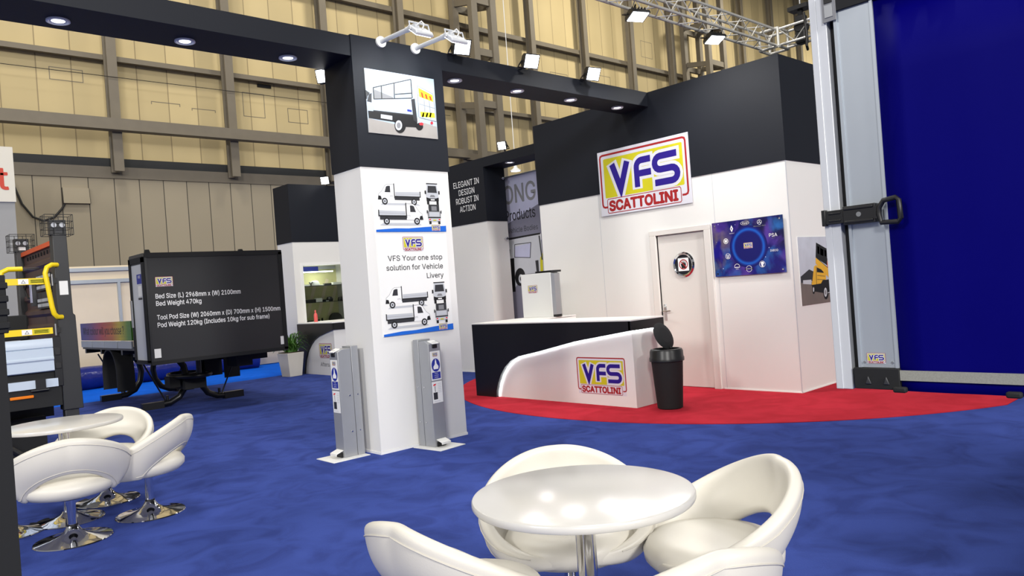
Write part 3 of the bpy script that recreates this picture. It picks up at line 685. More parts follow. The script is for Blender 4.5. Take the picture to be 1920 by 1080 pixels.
# floodlights
def flood(loc, aim, label, group, w=.2, h=.17, power=0, angle=100, color=(1, .98, .95), head='black_metal', post=None, lens='lamp_lens'):
    t = thing('floodlight', label, 'light', loc, group)
    rot = Vector(aim).normalized().to_track_quat('-Y', 'Z'); R3 = rot.to_matrix()
    def fin(b):
        bmesh.ops.rotate(b.bm, verts=b.bm.verts, matrix=R3); return b
    b = MB(head); b.prism([(-.02, -h/2), (-.02, h/2), (.02, h/2*.9), (.05, h/2*.5), (.05, -h/2*.5), (.02, -h/2*.9)], 'x', -w/2, w/2)
    for k in range(5): b.box(-w*.35+k*w*.17, -w*.35+k*w*.17+.006, .03, .075, -h*.35, h*.35)
    obj('housing', fin(b), t, local=True)
    b = MB(lens); b.box(-w/2*.86, w/2*.86, -.026, -.0205, -h/2*.86, h/2*.86); obj('lens', fin(b), t, local=True)
    b = MB(head); b.tube([(-w/2-.012, .01, 0), (-w/2-.012, .06, -h*.35), (-w/2-.012, .085, -h*.55), (w/2+.012, .085, -h*.55), (w/2+.012, .06, -h*.35), (w/2+.012, .01, 0)], .008, 8); obj('bracket', fin(b), t, local=True)
    if post:
        p0 = R3 @ Vector((0, .085, -h*.55)); b = MB(head)
        b.tube([p0]+[Vector(q)-Vector(loc) for q in post], .011, 8); obj('stem', b, t, local=True)
    if power:
        s = Vector(loc)+Vector(aim).normalized()*.06
        spot('floodlight_beam', s, s+Vector(aim), power, angle, color, .6, .07)
    return t
fl = ['floodlight on the right beam beside the display column', 'middle floodlight on top of the right beam', 'floodlight on the right beam nearest the reception wall']
for x, n in zip((5.21, 6.24, 7.32), fl):
    flood((x, 6.20, 4.135), (-.25, -1, -.55), n, 'floodlights along the right beam', post=[(x, 6.42, 4.11)], power=70, angle=120)
# white arm lamps over the truck photo
for x, n in zip((4.285, 4.705), ('white arm lamp, left of two over the truck photograph', 'white arm lamp, right of two over the truck photograph')):
    t = thing('arm_lamp', n, 'light', (x, CY0-.012, 4.075), 'arm lamps over the truck photo')
    b = MB('white_plastic'); b.cyl((x, CY0-.012, 4.075), (x, CY0-.035, 4.075), .055, 24); obj('wall_plate', b, t)
    b = MB('alu_white'); b.tube([(x, CY0-.03, 4.075), (x+.01, 5.82, 4.06)], .023, 14); obj('arm', b, t)
    b = MB('alu_white'); b.cyl((x+.008, 5.90, 4.062), (x+.012, 5.74, 4.058), .028, 14); obj('arm_collar', b, t)
    hx, hy_, hz_ = x+.03, 5.72, 3.99
    b = MB('alu_white'); b.prism([(hy_+.07, hz_+.045), (hy_+.05, hz_+.07), (hy_-.06, hz_-.005), (hy_-.075, hz_-.035), (hy_-.06, hz_-.055)], 'x', hx-.10, hx+.10); obj('head', b, t, bevel=.006)
    b = MB('soft_lens'); b.prism([(hy_+.058, hz_+.034), (hy_-.047, hz_-.047), (hy_-.043, hz_-.053), (hy_+.062, hz_+.028)], 'x', hx-.085, hx+.085); obj('lens', b, t)
    b = MB('alu_white'); b.tube([(hx-.11, hy_-.0, hz_+.01), (hx-.11, hy_+.02, hz_+.09), (hx+.11, hy_+.02, hz_+.09), (hx+.11, hy_-.0, hz_+.01)], .009, 8); obj('yoke', b, t)
    b = MB('white_plastic'); b.tube([(x+.012, 5.75, 4.06), (x+.03, 5.69, 4.085), (x+.05, 5.68, 4.06), (x+.045, 5.7, 4.02)], .008, 8); obj('flex', b, t)
    spot('arm_lamp_beam', (hx, hy_+.02, hz_-.05), (x, CY0, 3.45), 60, 140, (.95, .98, 1), .8, .08)
# floodlight on the column's hidden back, one on the kiosk, one over the slogan wall
flood((4.10, 7.2, 3.93), (-.8, -.55, -.35), 'bright floodlight behind the left top of the display column', 'floodlights behind the stand', w=.15, h=.15, post=[(4.25, 7.05, 3.9), (4.3, 6.9, 3.86)], power=14, angle=120)
# truck photograph
t = thing('truck_photo', 'photo panel of a caged dropside truck with tail lift, high on the display column', 'photograph', (4.49, CY0-.012, 3.15))
b = MB('paper'); b.box(4.07, 4.915, CY0-.02, CY0-.0125, 3.15, 3.785); obj('panel', b, t)
a = Art((4.07, CY0-.02, 3.15), X, Z); a.frame([(295, 322), (762, 390), (792, 800), (327, 757)], 0, 0, .845, .635)
a.poly([(295, 322), (762, 390), (792, 800), (327, 757)], 'sky_print'); a.poly([(322, 660), (500, 700), (700, 690), (783, 715), (792, 800), (327, 757)], 'ground_print')
a.poly([(303, 470), (332, 490), (332, 540), (307, 530)], 'print_dark'); a.poly([(360, 465), (490, 518), (480, 530), (358, 528)], 'print_grey')
a.poly([(310, 560), (318, 512), (340, 480), (354, 478), (354, 650), (322, 630)], 'truck_silver'); a.poly([(313, 548), (325, 500), (344, 490), (344, 555)], 'print_dark')
a.poly([(320, 610), (620, 638), (650, 660), (650, 722), (560, 718), (490, 685), (420, 675), (325, 660)], 'print_black'); a.poly([(405, 633), (482, 644), (482, 672), (405, 660)], 'print_light')
a.poly([(355, 535), (612, 527), (622, 636), (358, 610)], 'truck_silver'); a.stroke([(355, 610), (622, 638)], 8, 'print_dark')
for q in ([(352, 455), (606, 394)], [(354, 455), (359, 532)], [(606, 394), (616, 522)], [(408, 443), (411, 528)], [(493, 424), (496, 526)], [(357, 532), (614, 522)], [(500, 498), (610, 488)]): a.stroke(q, 7, 'print_dark')
a.poly([(608, 530), (633, 525), (652, 690), (624, 672)], 'print_dark'); a.poly([(582, 598), (612, 603), (612, 617), (582, 612)], 'sign_blue')
a.poly([(650, 436), (756, 492), (781, 680), (660, 652)], 'truck_silver')
for q in ([(655, 500), (757, 545)], [(660, 560), (768, 590)], [(690, 470), (705, 650)], [(725, 490), (742, 660)], [(650, 436), (756, 492), (781, 680), (660, 652), (650, 436)]): a.stroke(q, 4, 'print_grey')
a.poly([(656, 450), (753, 500), (758, 547), (663, 512)], 'hiviz'); a.poly([(670, 613), (766, 622), (771, 655), (673, 648)], 'hiviz')
for x0 in (672, 700, 728): a.poly([(x0, 478+(x0-672)*.45), (x0+14, 484+(x0-672)*.45), (x0+22, 522+(x0-672)*.3), (x0+8, 516+(x0-672)*.3)], 'chevron_red', True)
for x0 in (688, 714, 738): a.poly([(x0, 620), (x0+10, 621), (x0+4, 650), (x0-8, 649)], 'chevron_red', True)
a.poly([(650, 652), (661, 652), (664, 732), (651, 730)], 'print_light'); a.poly([(757, 680), (763, 680), (764, 712), (758, 712)], 'print_light')
a.ell(665, 715, 24, 26, 'print_black'); a.ell(535, 708, 38, 52, 'print_black'); a.ell(524, 708, 23, 34, 'print_light'); a.ell(524, 708, 13, 20, 'print_grey'); a.ell(677, 697, 14, 10, 'tail_red'); a.ell(748, 690, 9, 10, 'tail_red')
obj('printed_picture', a.mb, t)
# livery poster
t = thing('livery_poster', 'tall white poster of four-view trucks and livery slogan on the display column', 'poster', (4.51, CY0, 1.137))
PX0, PX1, PZ0, PZ1 = 4.075, 4.94, 1.137, 2.735
b = MB('paper'); b.box(PX0, PX1, CY0-.006, CY0-.0005, PZ0, PZ1); obj('panel', b, t)
a = Art((PX0, CY0-.006, PZ0), X, Z); w_ = PX1-PX0; h_ = PZ1-PZ0
top = 1.035
def half(yb):
    a.truck(.05, yb+.275, .52, False); a.truck_front(.63, yb+.285, .18)
    a.truck(.04, yb+.075, .54, True); a.truck_front(.64, yb+.08, .17, True)
    a.poly([(0, yb), (w_, yb), (w_, yb+.062), (.70*w_, yb+.05), (.45*w_, yb+.035), (.25*w_, yb+.036), (0, yb+.022)], 'print_blue')
    a.logo(w_-.19, yb+.008, .115)
half(.0); obj('lower_artwork', a.mb, t)
a = Art((PX0, CY0-.006, PZ0), X, Z); half(top); obj('upper_artwork', a.mb, t)
a = Art((PX0, CY0-.006, PZ0), X, Z)
a.logo(.30, .835, .265); obj('badge', a.mb, t)
for line, z_, wl in (('VFS Your one stop', .745, .675), ('solution for Vehicle', .65, .70), ('Livery', .555, .215)):
    a = Art((PX0, CY0-.006, PZ0), X, Z); a.text(line, w_-.075, z_, .052, 'ink', 'r', w=wl, bold=.012); obj('headline', a.mb, t)

# hand sanitiser posts
def sanitiser(loc, rotz, label):
    t = thing('sanitiser_stand', label, 'sanitiser stand', loc, 'sanitiser stands at the display column', rotz)
    b = MB('white_plastic'); b.box(-.17, .17, -.17, .23, 0, .008); obj('base_plate', b, t, local=True, bevel=.003)
    b = MB('stainless'); b.prism([(0, .008), (.145, .008), (.145, 1.055), (.05, 1.055), (0, 1.03)], 'x', -.08, .08)
    obj('front_housing', b, t, local=True, bevel=.004)
    b = MB('stainless'); b.box(-.083, .083, .148, .225, .008, 1.075); obj('rear_panel', b, t, local=True, bevel=.003)
    for z in (.25, .60):
        for y in (.10, .19):
            for s in (-1, 1):
                b = MB('chrome'); b.cyl((s*.078, y, z), (s*.088, y, z), .007, 10); obj('side_screw', b, t, local=True)
    b = MB('black'); b.box(-.03, .03, -.012, .03, .985, 1.02); b.box(-.03, .035, -.002, .05, 1.02, 1.045); obj('nozzle_recess', b, t, local=True, bevel=.004)
    b = MB('white_plastic'); b.prism([(-.022, 1.025), (.05, 1.052), (.05, 1.062), (-.022, 1.035)], 'x', -.045, .045); obj('nozzle_hood', b, t, local=True, bevel=.002)
    b = MB('black'); b.box(-.055, .05, -.015, .0, .01, .055, 'black'); obj('pedal_slot', b, t, local=True)
    b = MB('white_plastic'); b.prism([(-.075, .05), (.0, .075), (.0, .083), (-.075, .058)], 'x', -.06, .06); b.box(-.06, .06, -.079, -.073, .035, .058); obj('foot_pedal', b, t, local=True, bevel=.002)
    a = Art((0, 0, 0), X, Z)
    a.rect(-.068, .665, .068, .955, 'paper'); a.logo(-.035, .90, .07)
    a.ell(0, .815, .056, .066, 'sign_blue', 32); a.poly([(-.03, .775), (.03, .775), (.036, .80), (.012, .83), (.008, .86), (-.008, .86), (-.012, .825), (-.034, .80)], 'print_white'); a.rect(-.006, .862, .006, .872, 'print_white')
    a.rect(-.056, .68, .056, .745, 'sign_blue'); a.text('Please', 0, .728, .010, 'print_white', 'c'); a.text('use hand', 0, .709, .010, 'print_white', 'c'); a.text('sanitiser', 0, .690, .010, 'print_white', 'c')
    obj('instruction_label', a.mb, t, local=True)
    a = Art((0, 0, 0), X, Z)
    a.rect(-.07, .44, .068, .652, 'paper'); a.poly([(-.055, .61), (-.02, .615), (-.01, .632), (-.045, .628)], 'tail_red'); a.stroke([(-.03, .61), (-.03, .55)], .007, 'print_black'); a.rect(-.055, .475, -.0, .545, 'print_dark')
    for k in range(6): a.rect(.01, .625-k*.017, .055, .629-k*.017, 'print_light', k > 0)
    a.rect(-.055, .455, .03, .459, 'print_light'); obj('product_label', a.mb, t, local=True)
    return t
sanitiser((4.50, 6.12, 0), math.radians(6), 'silver sanitiser post standing against the front of the display column')
sanitiser((3.66, 6.63, 0), -PI/2, 'silver sanitiser post standing against the left side of the display column')

# slogan wall with beam to the reception room
TX, TY = 9.011, 10.37
t = thing('slogan_wall', 'narrow white and dark wall with ELEGANT IN DESIGN slogan behind the counter', 'wall', (TX+.25, 11, 0))
b = MB('stand_white'); b.box(TX, TX+.5, TY, 11.9, 0, 2.77); obj('lower_panels', b, t)
b = MB('stand_dark'); b.box(TX-.01, TX+.5, TY-.01, 11.9, 2.77, 3.92); obj('upper_fascia', b, t)
b = MB('paper'); b.box(TX-.006, TX+.5, TY-.006, 11.9, 0, .03); obj('base_strip', b, t)
a = Art((TX-.01, 11.9, 0), -Y, Z)
for s, z, w in (('ELEGANT IN', 3.48, .745), ('DESIGN', 3.325, .46), ('ROBUST IN', 3.17, .655), ('ACTION', 3.015, .455)): a.text(s, 1.02, z, .108, 'print_white', 'c', w=w)
obj('slogan', a.mb, t)
b = MB('stand_dark'); b.box(TX-.01, TX+.5, WY1+.014, TY-.011, 3.75, 3.92); tag(obj('overhead_beam', b), 'short dark beam over the passage between slogan wall and reception wall', 'beam')
downlight(9.15, 9.80, 3.75, 'single downlight under the short beam over the passage', 'downlights over the passage', 18)
flood((9.05, 9.86, 4.05), (-.9, -.45, -.35), 'floodlight on top of the short beam over the passage', 'floodlights behind the stand', w=.16, h=.15, post=[(9.2, 9.95, 3.92)], power=60, angle=120)
t = thing('pendant_lamp', 'round bright lamp hanging behind the passage, above the grey banner', 'light', (11.0, 11.62, 3.98))
b = MB('white_plastic'); b.lathe([(.03, .12), (.05, .06), (.115, .02), (.12, 0), (.1, .0)], (11, 11.62, 3.98), 28); b.cyl((11, 11.62, 4.1), (11, 11.62, 18.9), .008, 6); obj('shade', b, t)
b = MB('soft_lens'); b.lathe([(0, -.01), (.10, 0)], (11, 11.62, 3.98), 28); obj('lens', b, t)
# banner in the passage
BX = 9.62
t = thing('van_banner', 'hanging banner with large grey lettering and a white van, seen through the passage', 'banner', (BX, 10, .2))
b = MB('lilac_print'); b.box(BX, BX+.012, 8.4, 11.3, .1, 3.60); obj('fabric', b, t)
b = MB('aluminium'); b.cyl((BX+.006, 8.4, 3.60), (BX+.006, 11.3, 3.60), .018, 12); obj('top_bar', b, t)
c1 = [(349, 225), (542, 180), (600, 800), (405, 1035)]
a = Art((BX, 10.53, 0), -Y, Z)
hm = [(0, 3.611), (.90, 3.609), (.955, 1.678), (-.012, .97)]
A_, B_ = [], []
for (p, q), (u, v) in zip(c1, hm): A_ += [[p, q, 1, 0, 0, 0, -u*p, -u*q], [0, 0, 0, p, q, 1, -v*p, -v*q]]; B_ += [u, v]
HB = np.append(np.linalg.solve(np.array(A_, float), np.array(B_, float)), 1).reshape(3, 3)
a.poly([(-.7, .1), (2.1, .1), (2.1, 3.35), (.9, 3.0), (.0, 2.72), (-.7, 2.6)], 'lilac_grey')
a.text('STRONG', .84, 3.10, .33, 'print_grey', 'r', w=1.62, bold=.02); a.text('Products', .80, 2.78, .19, 'print_dark', 'r', w=.80, bold=.01); a.text('for Light Vehicle Bodies', .84, 2.55, .095, 'print_dark', 'r', w=1.30); a.text('J', .90, 2.33, .13, 'print_white', 'r', bold=.02)
a.map = HB
a.poly([(372, 590), (566, 550), (592, 770), (470, 785), (405, 888), (385, 700)], 'print_light')
a.stroke([(372, 582), (566, 548)], 10, 'print_black'); a.poly([(415, 625), (510, 603), (508, 688), (418, 686)], 'lilac_print'); a.stroke([(418, 612), (512, 600), (508, 688), (418, 686), (418, 612)], 4, 'print_dark')
a.poly([(385, 695), (415, 690), (424, 885), (396, 888)], 'print_black'); a.ell(450, 800, 30, 52, 'print_black'); a.ell(454, 810, 13, 26, 'print_light'); a.ell(454, 810, 6, 12, 'print_dark')
a.poly([(538, 705), (556, 702), (560, 768), (545, 768)], 'print_dark'); a.poly([(566, 690), (580, 660), (584, 770), (568, 775)], 'logo_yellow'); a.poly([(380, 640), (392, 640), (392, 680), (382, 680)], 'print_dark')
a.stroke([(560, 560), (578, 700)], 7, 'print_dark'); a.map = None
obj('printed_picture', a.mb, t)
for z, n in ((3.56, 'upper chrome stand-off knob on the slogan wall edge'), (2.44, 'lower chrome stand-off knob on the slogan wall edge')):
    b = MB('chrome'); b.tube([(9.415, TY+.0, z), (9.415, TY-.05, z)], .018, 14); b.tube([(9.415, TY-.045, z), (9.415, TY-.075, z)], .032, 16)
    tag(obj('standoff_knob', b, bevel=.004), n, 'knob', 'stand-off knobs on the slogan wall')

# reception counter
KX, KY0, KY1, KH = 7.0, 5.62, 8.53, 1.035
curve = [(8.10, 0.0), (8.085, .10), (8.04, .21), (7.97, .33), (7.87, .44), (7.74, .53), (7.58, .592), (7.2, .66), (6.52, .797), (5.62, .925)]
t = thing('reception_counter', 'white reception counter with black swoosh panel, lit edge and VFS badge', 'counter', (7.3, 7.1, 0))
b = MB('stand_white'); b.box(KX+.03, 7.57, KY0+.03, KY1-.01, 0, KH-.006); b.box(7.57, 8.45, 7.84, KY1-.01, 0, KH-.006); obj('body', b, t)
b = MB('black'); b.prism([(KY1, 0)]+curve+[(KY0, KH), (KY1, KH)], 'x', KX-.03, KX+.012); b.box(KX-.03, 7.60, KY0-.02, KY0+.028, .925, KH); obj('swoosh_panel', b, t)
b = MB('stand_white'); b.prism([(KX-.03, KY0-.02), (7.60, KY0-.02), (7.60, 7.84), (8.46, 7.84), (8.46, KY1), (KX-.03, KY1)], 'z', KH, KH+.018); obj('worktop', b, t, bevel=.003)
b = MB('led')
inner = [(y-.012*max(0, 1-i*.12), z-.012) for i, (y, z) in enumerate(curve)]
inner[0] = (8.088, .012)
b.tube([(KX+.02, y, z) for y, z in inner]+[(KX+.02, KY0+.02, .912), (KX+.05, KY0+.018, .912), (7.57, KY0+.018, .912)], .0065, 8); obj('light_strip', b, t)
a = Art((KX+.03, 6.585, .128), -Y, Z); a.logo(0, 0, .82); obj('badge', a.mb, t)
# coffee unit
t = thing('drinks_cabinet', 'white cabinet with small VFS badge and dark rounded side standing on the counter', 'cabinet', (8.08, 8.16, KH+.018))
b = MB('white_plastic'); b.box(7.985, 8.15, 7.86, 8.50, KH+.018, 1.715); obj('case', b, t, bevel=.006)
b = MB('steel'); b.prism([(7.99, 7.86), (8.02, 7.815), (8.10, 7.80), (8.15, 7.83), (8.15, 7.86)], 'z', KH+.05, 1.70); obj('side_panel', b, t)
b = MB('black'); b.prism([(7.99, 8.18), (7.985, 7.84), (8.02, 7.79), (8.16, 7.80), (8.16, 8.18)], 'z', 1.716, 1.745); b.prism([(7.99, 7.86), (8.02, 7.81), (8.10, 7.795), (8.15, 7.83), (8.15, 7.86)], 'z', KH+.02, KH+.055); obj('top_lid', b, t, bevel=.004)
a = Art((7.985, 8.36, 1.42), -Y, Z); a.logo(0, 0, .215); obj('badge', a.mb, t)

# waste bin with open lid
BXc, BYc = 7.20, 5.30
t = thing('waste_bin', 'black plastic waste bin with its oval lid standing open, beside the counter', 'bin', (BXc, BYc, .006))
b = MB('matte_black'); b.lathe([(.13, 0), (.145, .01), (.165, .30), (.182, .565), (.176, .565), (.16, .30), (.135, .03), (0, .03)], (BXc, BYc, .006), 40); obj('body', b, t)
b = MB('black_metal'); b.lathe([(.186, .545), (.200, .55), (.200, .585), (.192, .60), (.190, .66), (.178, .685), (.155, .69), (.150, .675), (.165, .655), (.172, .60)], (BXc, BYc, .006), 40); obj('rim', b, t)
# lid: shallow dome, hinged at the right rear of the rim
b = MB('matte_black'); b.lathe([(0, .03), (.08, .026), (.13, .014), (.15, 0), (.145, -.008), (0, .004)], (0, 0, 0), 36, sx=1.12)
side = rt.copy(); away = fw.copy()
hinge = Vector((BXc, BYc, .70)) + side*.07 + away*.10
axu = (Vector((0, 0, 1))*.86 - side*.42 + away*.12).normalized()       # direction hinge -> lid tip
nrm = (away*-.72 + (side*.78+Vector((0, 0, .62)))*.69); nrm = (nrm - axu*nrm.dot(axu)).normalized()
rm = Matrix((axu, nrm.cross(axu), nrm)).transposed()
bmesh.ops.rotate(b.bm, verts=b.bm.verts, matrix=rm); bmesh.ops.translate(b.bm, vec=hinge+axu*.15, verts=b.bm.verts); obj('lid', b, t)
b = MB('black'); b.cyl(hinge-away*.04, hinge+away*.04, .014, 12); obj('hinge', b, t)

# lighting truss with corner, lamps and hoist
TZ, TS = 4.97, .24
def truss(p, q, label, pitch=.24):
    p, q = Vector(p), Vector(q); d = (q-p).normalized(); s = d.cross(Z).normalized(); L_ = (q-p).length
    t = thing('lighting_truss', label, 'truss', tuple((p+q)/2), 'aluminium truss over the stand')
    off = [(s*a*TS/2+Z*c*TS/2) for a, c in ((-1, -1), (1, -1), (1, 1), (-1, 1))]
    for o_ in off:
        b = MB('truss_alu'); b.tube([p+o_, q+o_], .019, 10); obj('chord', b, t)
    for k in range(4):
        b = MB('truss_alu'); n = int(L_/pitch)
        for i in range(n):
            a0 = p+d*(i*L_/n)+off[k if i % 2 else (k+1) % 4]; a1 = p+d*((i+1)*L_/n)+off[(k+1) % 4 if i % 2 else k]
            b.tube([a0, a1], .0075, 6)
        obj('lacing', b, t)
    return t
truss((3.5, 5.62, TZ), (10.75, 5.62, TZ), 'long aluminium truss carrying two floodlights above the reception room')
truss((10.9, 5.47, TZ), (10.9, -1.5, TZ), 'short visible aluminium truss coming forward from the corner towards the truck body')
t = thing('truss_corner', 'cube corner block joining the two aluminium trusses', 'truss corner', (10.9, 5.62, TZ))
b = MB('truss_alu')
cs = [Vector((10.9+a*.15, 5.62+c*.15, TZ+e*.135)) for a in (-1, 1) for c in (-1, 1) for e in (-1, 1)]
for i in range(8):
    for j in range(i+1, 8):
        if abs((cs[i]-cs[j]).length) < .31: b.tube([cs[i], cs[j]], .022, 8)
obj('corner_frame', b, t)
for x, n in ((7.53, 'left floodlight hanging under the aluminium truss'), (9.22, 'right floodlight hanging under the aluminium truss')):
    flood((x, 5.60, 4.72), (-.12, -.3, -1), n, 'floodlights under the truss', w=.25, h=.2, post=[(x, 5.62, 4.86)], power=480, angle=160)
t = thing('chain_hoist', 'black chain hoist gripping the truss near the white truck body', 'hoist', (10.9, 5.17, 4.8))
b = MB('black'); b.box(10.83, 10.97, 5.10, 5.24, 4.80, 5.22); b.cyl((10.82, 5.17, 5.05), (10.98, 5.17, 5.05), .09, 20); obj('motor', b, t, bevel=.02)
b = MB('black'); b.box(10.80, 11.0, 5.02, 5.32, 5.30, 5.36); b.box(10.87, 10.93, 5.14, 5.20, 5.2, 5.32); obj('hook_plate', b, t)
b = MB('steel'); b.cyl((10.9, 5.17, 5.36), (10.9, 5.17, 20.9), .012, 8); obj('chain', b, t)
b = MB('black'); b.tube([(10.75, 5.05, 5.2), (10.73, 5.02, 4.9), (10.75, 5.04, 4.72), (10.9, 5.1, 4.7)], .02, 8); obj('chain_bag_strap', b, t)
# ================================================================== PARTS KIOSK
QX, QY = 7.72, 15.43
t = thing('parts_kiosk', 'parts kiosk with dark top and lit display window, left of the display column', 'kiosk', (8.7, 15.8, 0))
b = MB('stand_white')
b.box(QX, 7.93, QY, QY+.05, 0, 2.88); b.box(7.93, 8.98, QY, QY+.05, 2.36, 2.88); b.box(7.93, 8.98, QY, QY+.05, 0, 1.10); b.box(8.98, 9.9, QY, QY+.05, 0, 2.88)
b.box(QX, QX+.05, QY+.05, 16.15, 0, 2.88); b.box(QX+.05, 9.9, 16.1, 16.15, 0, 2.88); obj('white_panels', b, t)
b = MB('stand_dark'); b.box(QX-.01, 9.9, QY-.01, 16.16, 2.88, 4.16); obj('upper_fascia', b, t)
b = MB('shelf_lining'); b.box(7.9, 9.0, QY+.44, QY+.46, 1.08, 2.4); b.box(7.9, 7.92, QY+.05, QY+.44, 1.08, 2.4, 'stand_white'); b.box(8.99, 9.01, QY+.05, QY+.44, 1.08, 2.4, 'stand_white'); b.box(7.9, 9.0, QY+.05, QY+.45, 2.36, 2.38, 'stand_white'); b.box(7.9, 9.0, QY+.05, QY+.45, 1.07, 1.10, 'stand_white'); obj('cabinet_lining', b, t)
b = MB('paper'); b.box(7.88, 7.93, QY-.015, QY, 1.10, 2.41); b.box(7.93, 9.0, QY-.015, QY, 2.36, 2.41); b.box(8.98, 9.03, QY-.015, QY, 1.10, 2.41); obj('window_frame', b, t)
b = MB('window_glass'); b.box(7.935, 8.975, QY+.01, QY+.014, 1.105, 2.355); obj('window_pane', b, t)
for z in (1.905, 1.53):
    b = MB('print_dark'); b.box(7.925, 8.985, QY+.12, QY+.43, z-.012, z); obj('shelf', b, t)
b = MB('led'); b.box(7.97, 8.70, QY+.06, QY+.10, 2.20, 2.225); obj('strip_light', b, t)
a = Art((7.92, QY+.44, 1.1), X, Z); a.rect(.02, 1.14, .62, 1.25, 'sign_blue'); a.rect(.62, 1.18, 1.06, 1.25, 'print_light')
for k in range(3): a.stroke([(.25+.28*k, .1), (.55+.28*k, .95)], .08, 'booth_panel')
obj('back_print', a.mb, t)
area('cabinet_light', (8.4, QY+.1, 2.19), (8.4, QY+.25, 1.2), .35, 60, (1, .97, .88))
def item(name, label, cat, fn, grp=None):
    b = MB('black'); fn(b); return tag(obj(name, b, bevel=.003), label, cat, grp)
y0 = QY+.2
item('cap', 'white peaked item with a dark emblem on the top kiosk shelf', 'cap', lambda b: (b.lathe([(.12, 0), (.125, .02), (.10, .09), (.05, .115), (0, .12)], (8.33, y0+.08, 1.906), 24, 'paper'), b.box(8.36, 8.52, y0+.0, y0+.1, 1.906, 1.92, 'paper')))
item('bracket', 'dark spread wing bracket beside the white item, top kiosk shelf', 'part', lambda b: (b.bar((8.16, y0, 1.99), (8.20, y0, 1.94), .02), b.bar((8.25, y0, 1.99), (8.20, y0, 1.94), .02), b.box(8.19, 8.215, y0-.01, y0+.01, 1.906, 1.945)))
item('small_box', 'low white box at left of the top kiosk shelf', 'box', lambda b: b.box(8.05, 8.16, y0, y0+.1, 1.906, 1.94, 'paper'))
item('light_unit', 'flat black light unit right of the white item, top kiosk shelf', 'part', lambda b: b.box(8.54, 8.72, y0, y0+.08, 1.906, 1.945))
item('carton', 'long white carton at right of the top kiosk shelf', 'box', lambda b: b.box(8.76, 8.96, y0, y0+.1, 1.906, 1.965, 'paper'))
item('light_bar', 'long black and white light bar on the lower kiosk shelf', 'part', lambda b: (b.box(7.97, 8.30, y0, y0+.06, 1.531, 1.60), b.box(8.30, 8.46, y0, y0+.06, 1.531, 1.62, 'paper'), b.box(8.46, 8.55, y0, y0+.06, 1.531, 1.58)))
item('camera_unit', 'round black camera unit at the middle of the lower kiosk shelf', 'part', lambda b: (b.lathe([(.07, 0), (.08, .05), (.05, .10), (0, .11)], (8.67, y0+.05, 1.531), 20), b.box(8.54, 8.62, y0, y0+.06, 1.531, 1.555, 'paper')))
item('sensor', 'small square black sensor at right of the lower kiosk shelf', 'part', lambda b: b.prism([(8.88, 1.531), (8.97, 1.531), (8.97, 1.62), (8.90, 1.61)], 'y', y0, y0+.07))
item('wheel_cover', 'black half round cover on the floor of the kiosk window', 'part', lambda b: b.prism(arc(8.78, 1.101, .16, 0, 180, 14), 'y', y0, y0+.08))
item('cable_kit', 'row of small dark parts at left floor of the kiosk window', 'part', lambda b: (b.box(7.97, 8.2, y0, y0+.06, 1.101, 1.125), b.box(8.24, 8.36, y0, y0+.05, 1.101, 1.14), b.lathe([(.02, 0), (.02, .06), (0, .07)], (8.42, y0, 1.101), 12)))
# kiosk counter
t = thing('kiosk_counter', 'white Aftersales counter with black swoosh and VFS badge, by the parts kiosk', 'counter', (8.2, 14.7, 0))
KE = 13.9
b = MB('stand_white'); b.box(QX, 9.3, KE, QY-.02, 0, 1.08); obj('body', b, t)
kc = [(15.22, 0), (15.19, .12), (15.13, .30), (15.0, .50), (14.85, .63), (14.70, .73), (14.50, .81), (14.2, .88), (13.9, .94)]
b = MB('black'); b.prism([(QY-.02, 0)]+kc+[(KE-.02, .94), (KE-.02, 1.08), (QY-.02, 1.08)], 'x', QX-.04, QX); b.box(QX, 9.3, KE-.03, KE, .94, 1.08); obj('swoosh_panel', b, t)
b = MB('stand_white'); b.box(QX-.045, 9.32, KE-.035, QY-.02, 1.08, 1.10); obj('worktop', b, t)
a = Art((QX, 14.57, 0), -Y, Z); a.logo(0, .345, .56); obj('badge', a.mb, t)
a = Art((QX, 14.56, 0), -Y, Z); a.text('Aftersales', .02, .18, .085, 'ink', 'l', w=.60); obj('lettering', a.mb, t)
t = thing('spray_bottle', 'pink red plastic bottle standing on the kiosk counter', 'bottle', (7.98, 15.1, 1.10))
b = MB('bottle_pink'); b.lathe([(.035, 0), (.04, .01), (.04, .15), (.03, .18), (.014, .2), (.014, .215)], (7.98, 15.1, 1.10), 20); obj('body', b, t)
b = MB('bottle_pink'); b.lathe([(.018, .215), (.018, .24), (.011, .26), (0, .262)], (7.98, 15.1, 1.10), 14); obj('cap', b, t)
flood((8.62, 15.40, 4.27), (-.75, -.65, -.3), 'floodlight on top of the parts kiosk', 'floodlights behind the stand', w=.2, h=.18, post=[(8.75, 15.6, 4.16)], power=60, angle=120)
b = MB('paper'); b.prism([(8.8, 14.3), (9.1, 14.25), (9.12, 14.5), (8.82, 14.52)], 'z', 1.1, 1.106); tag(obj('leaflet', b), 'white leaflet lying on the kiosk counter', 'leaflet')
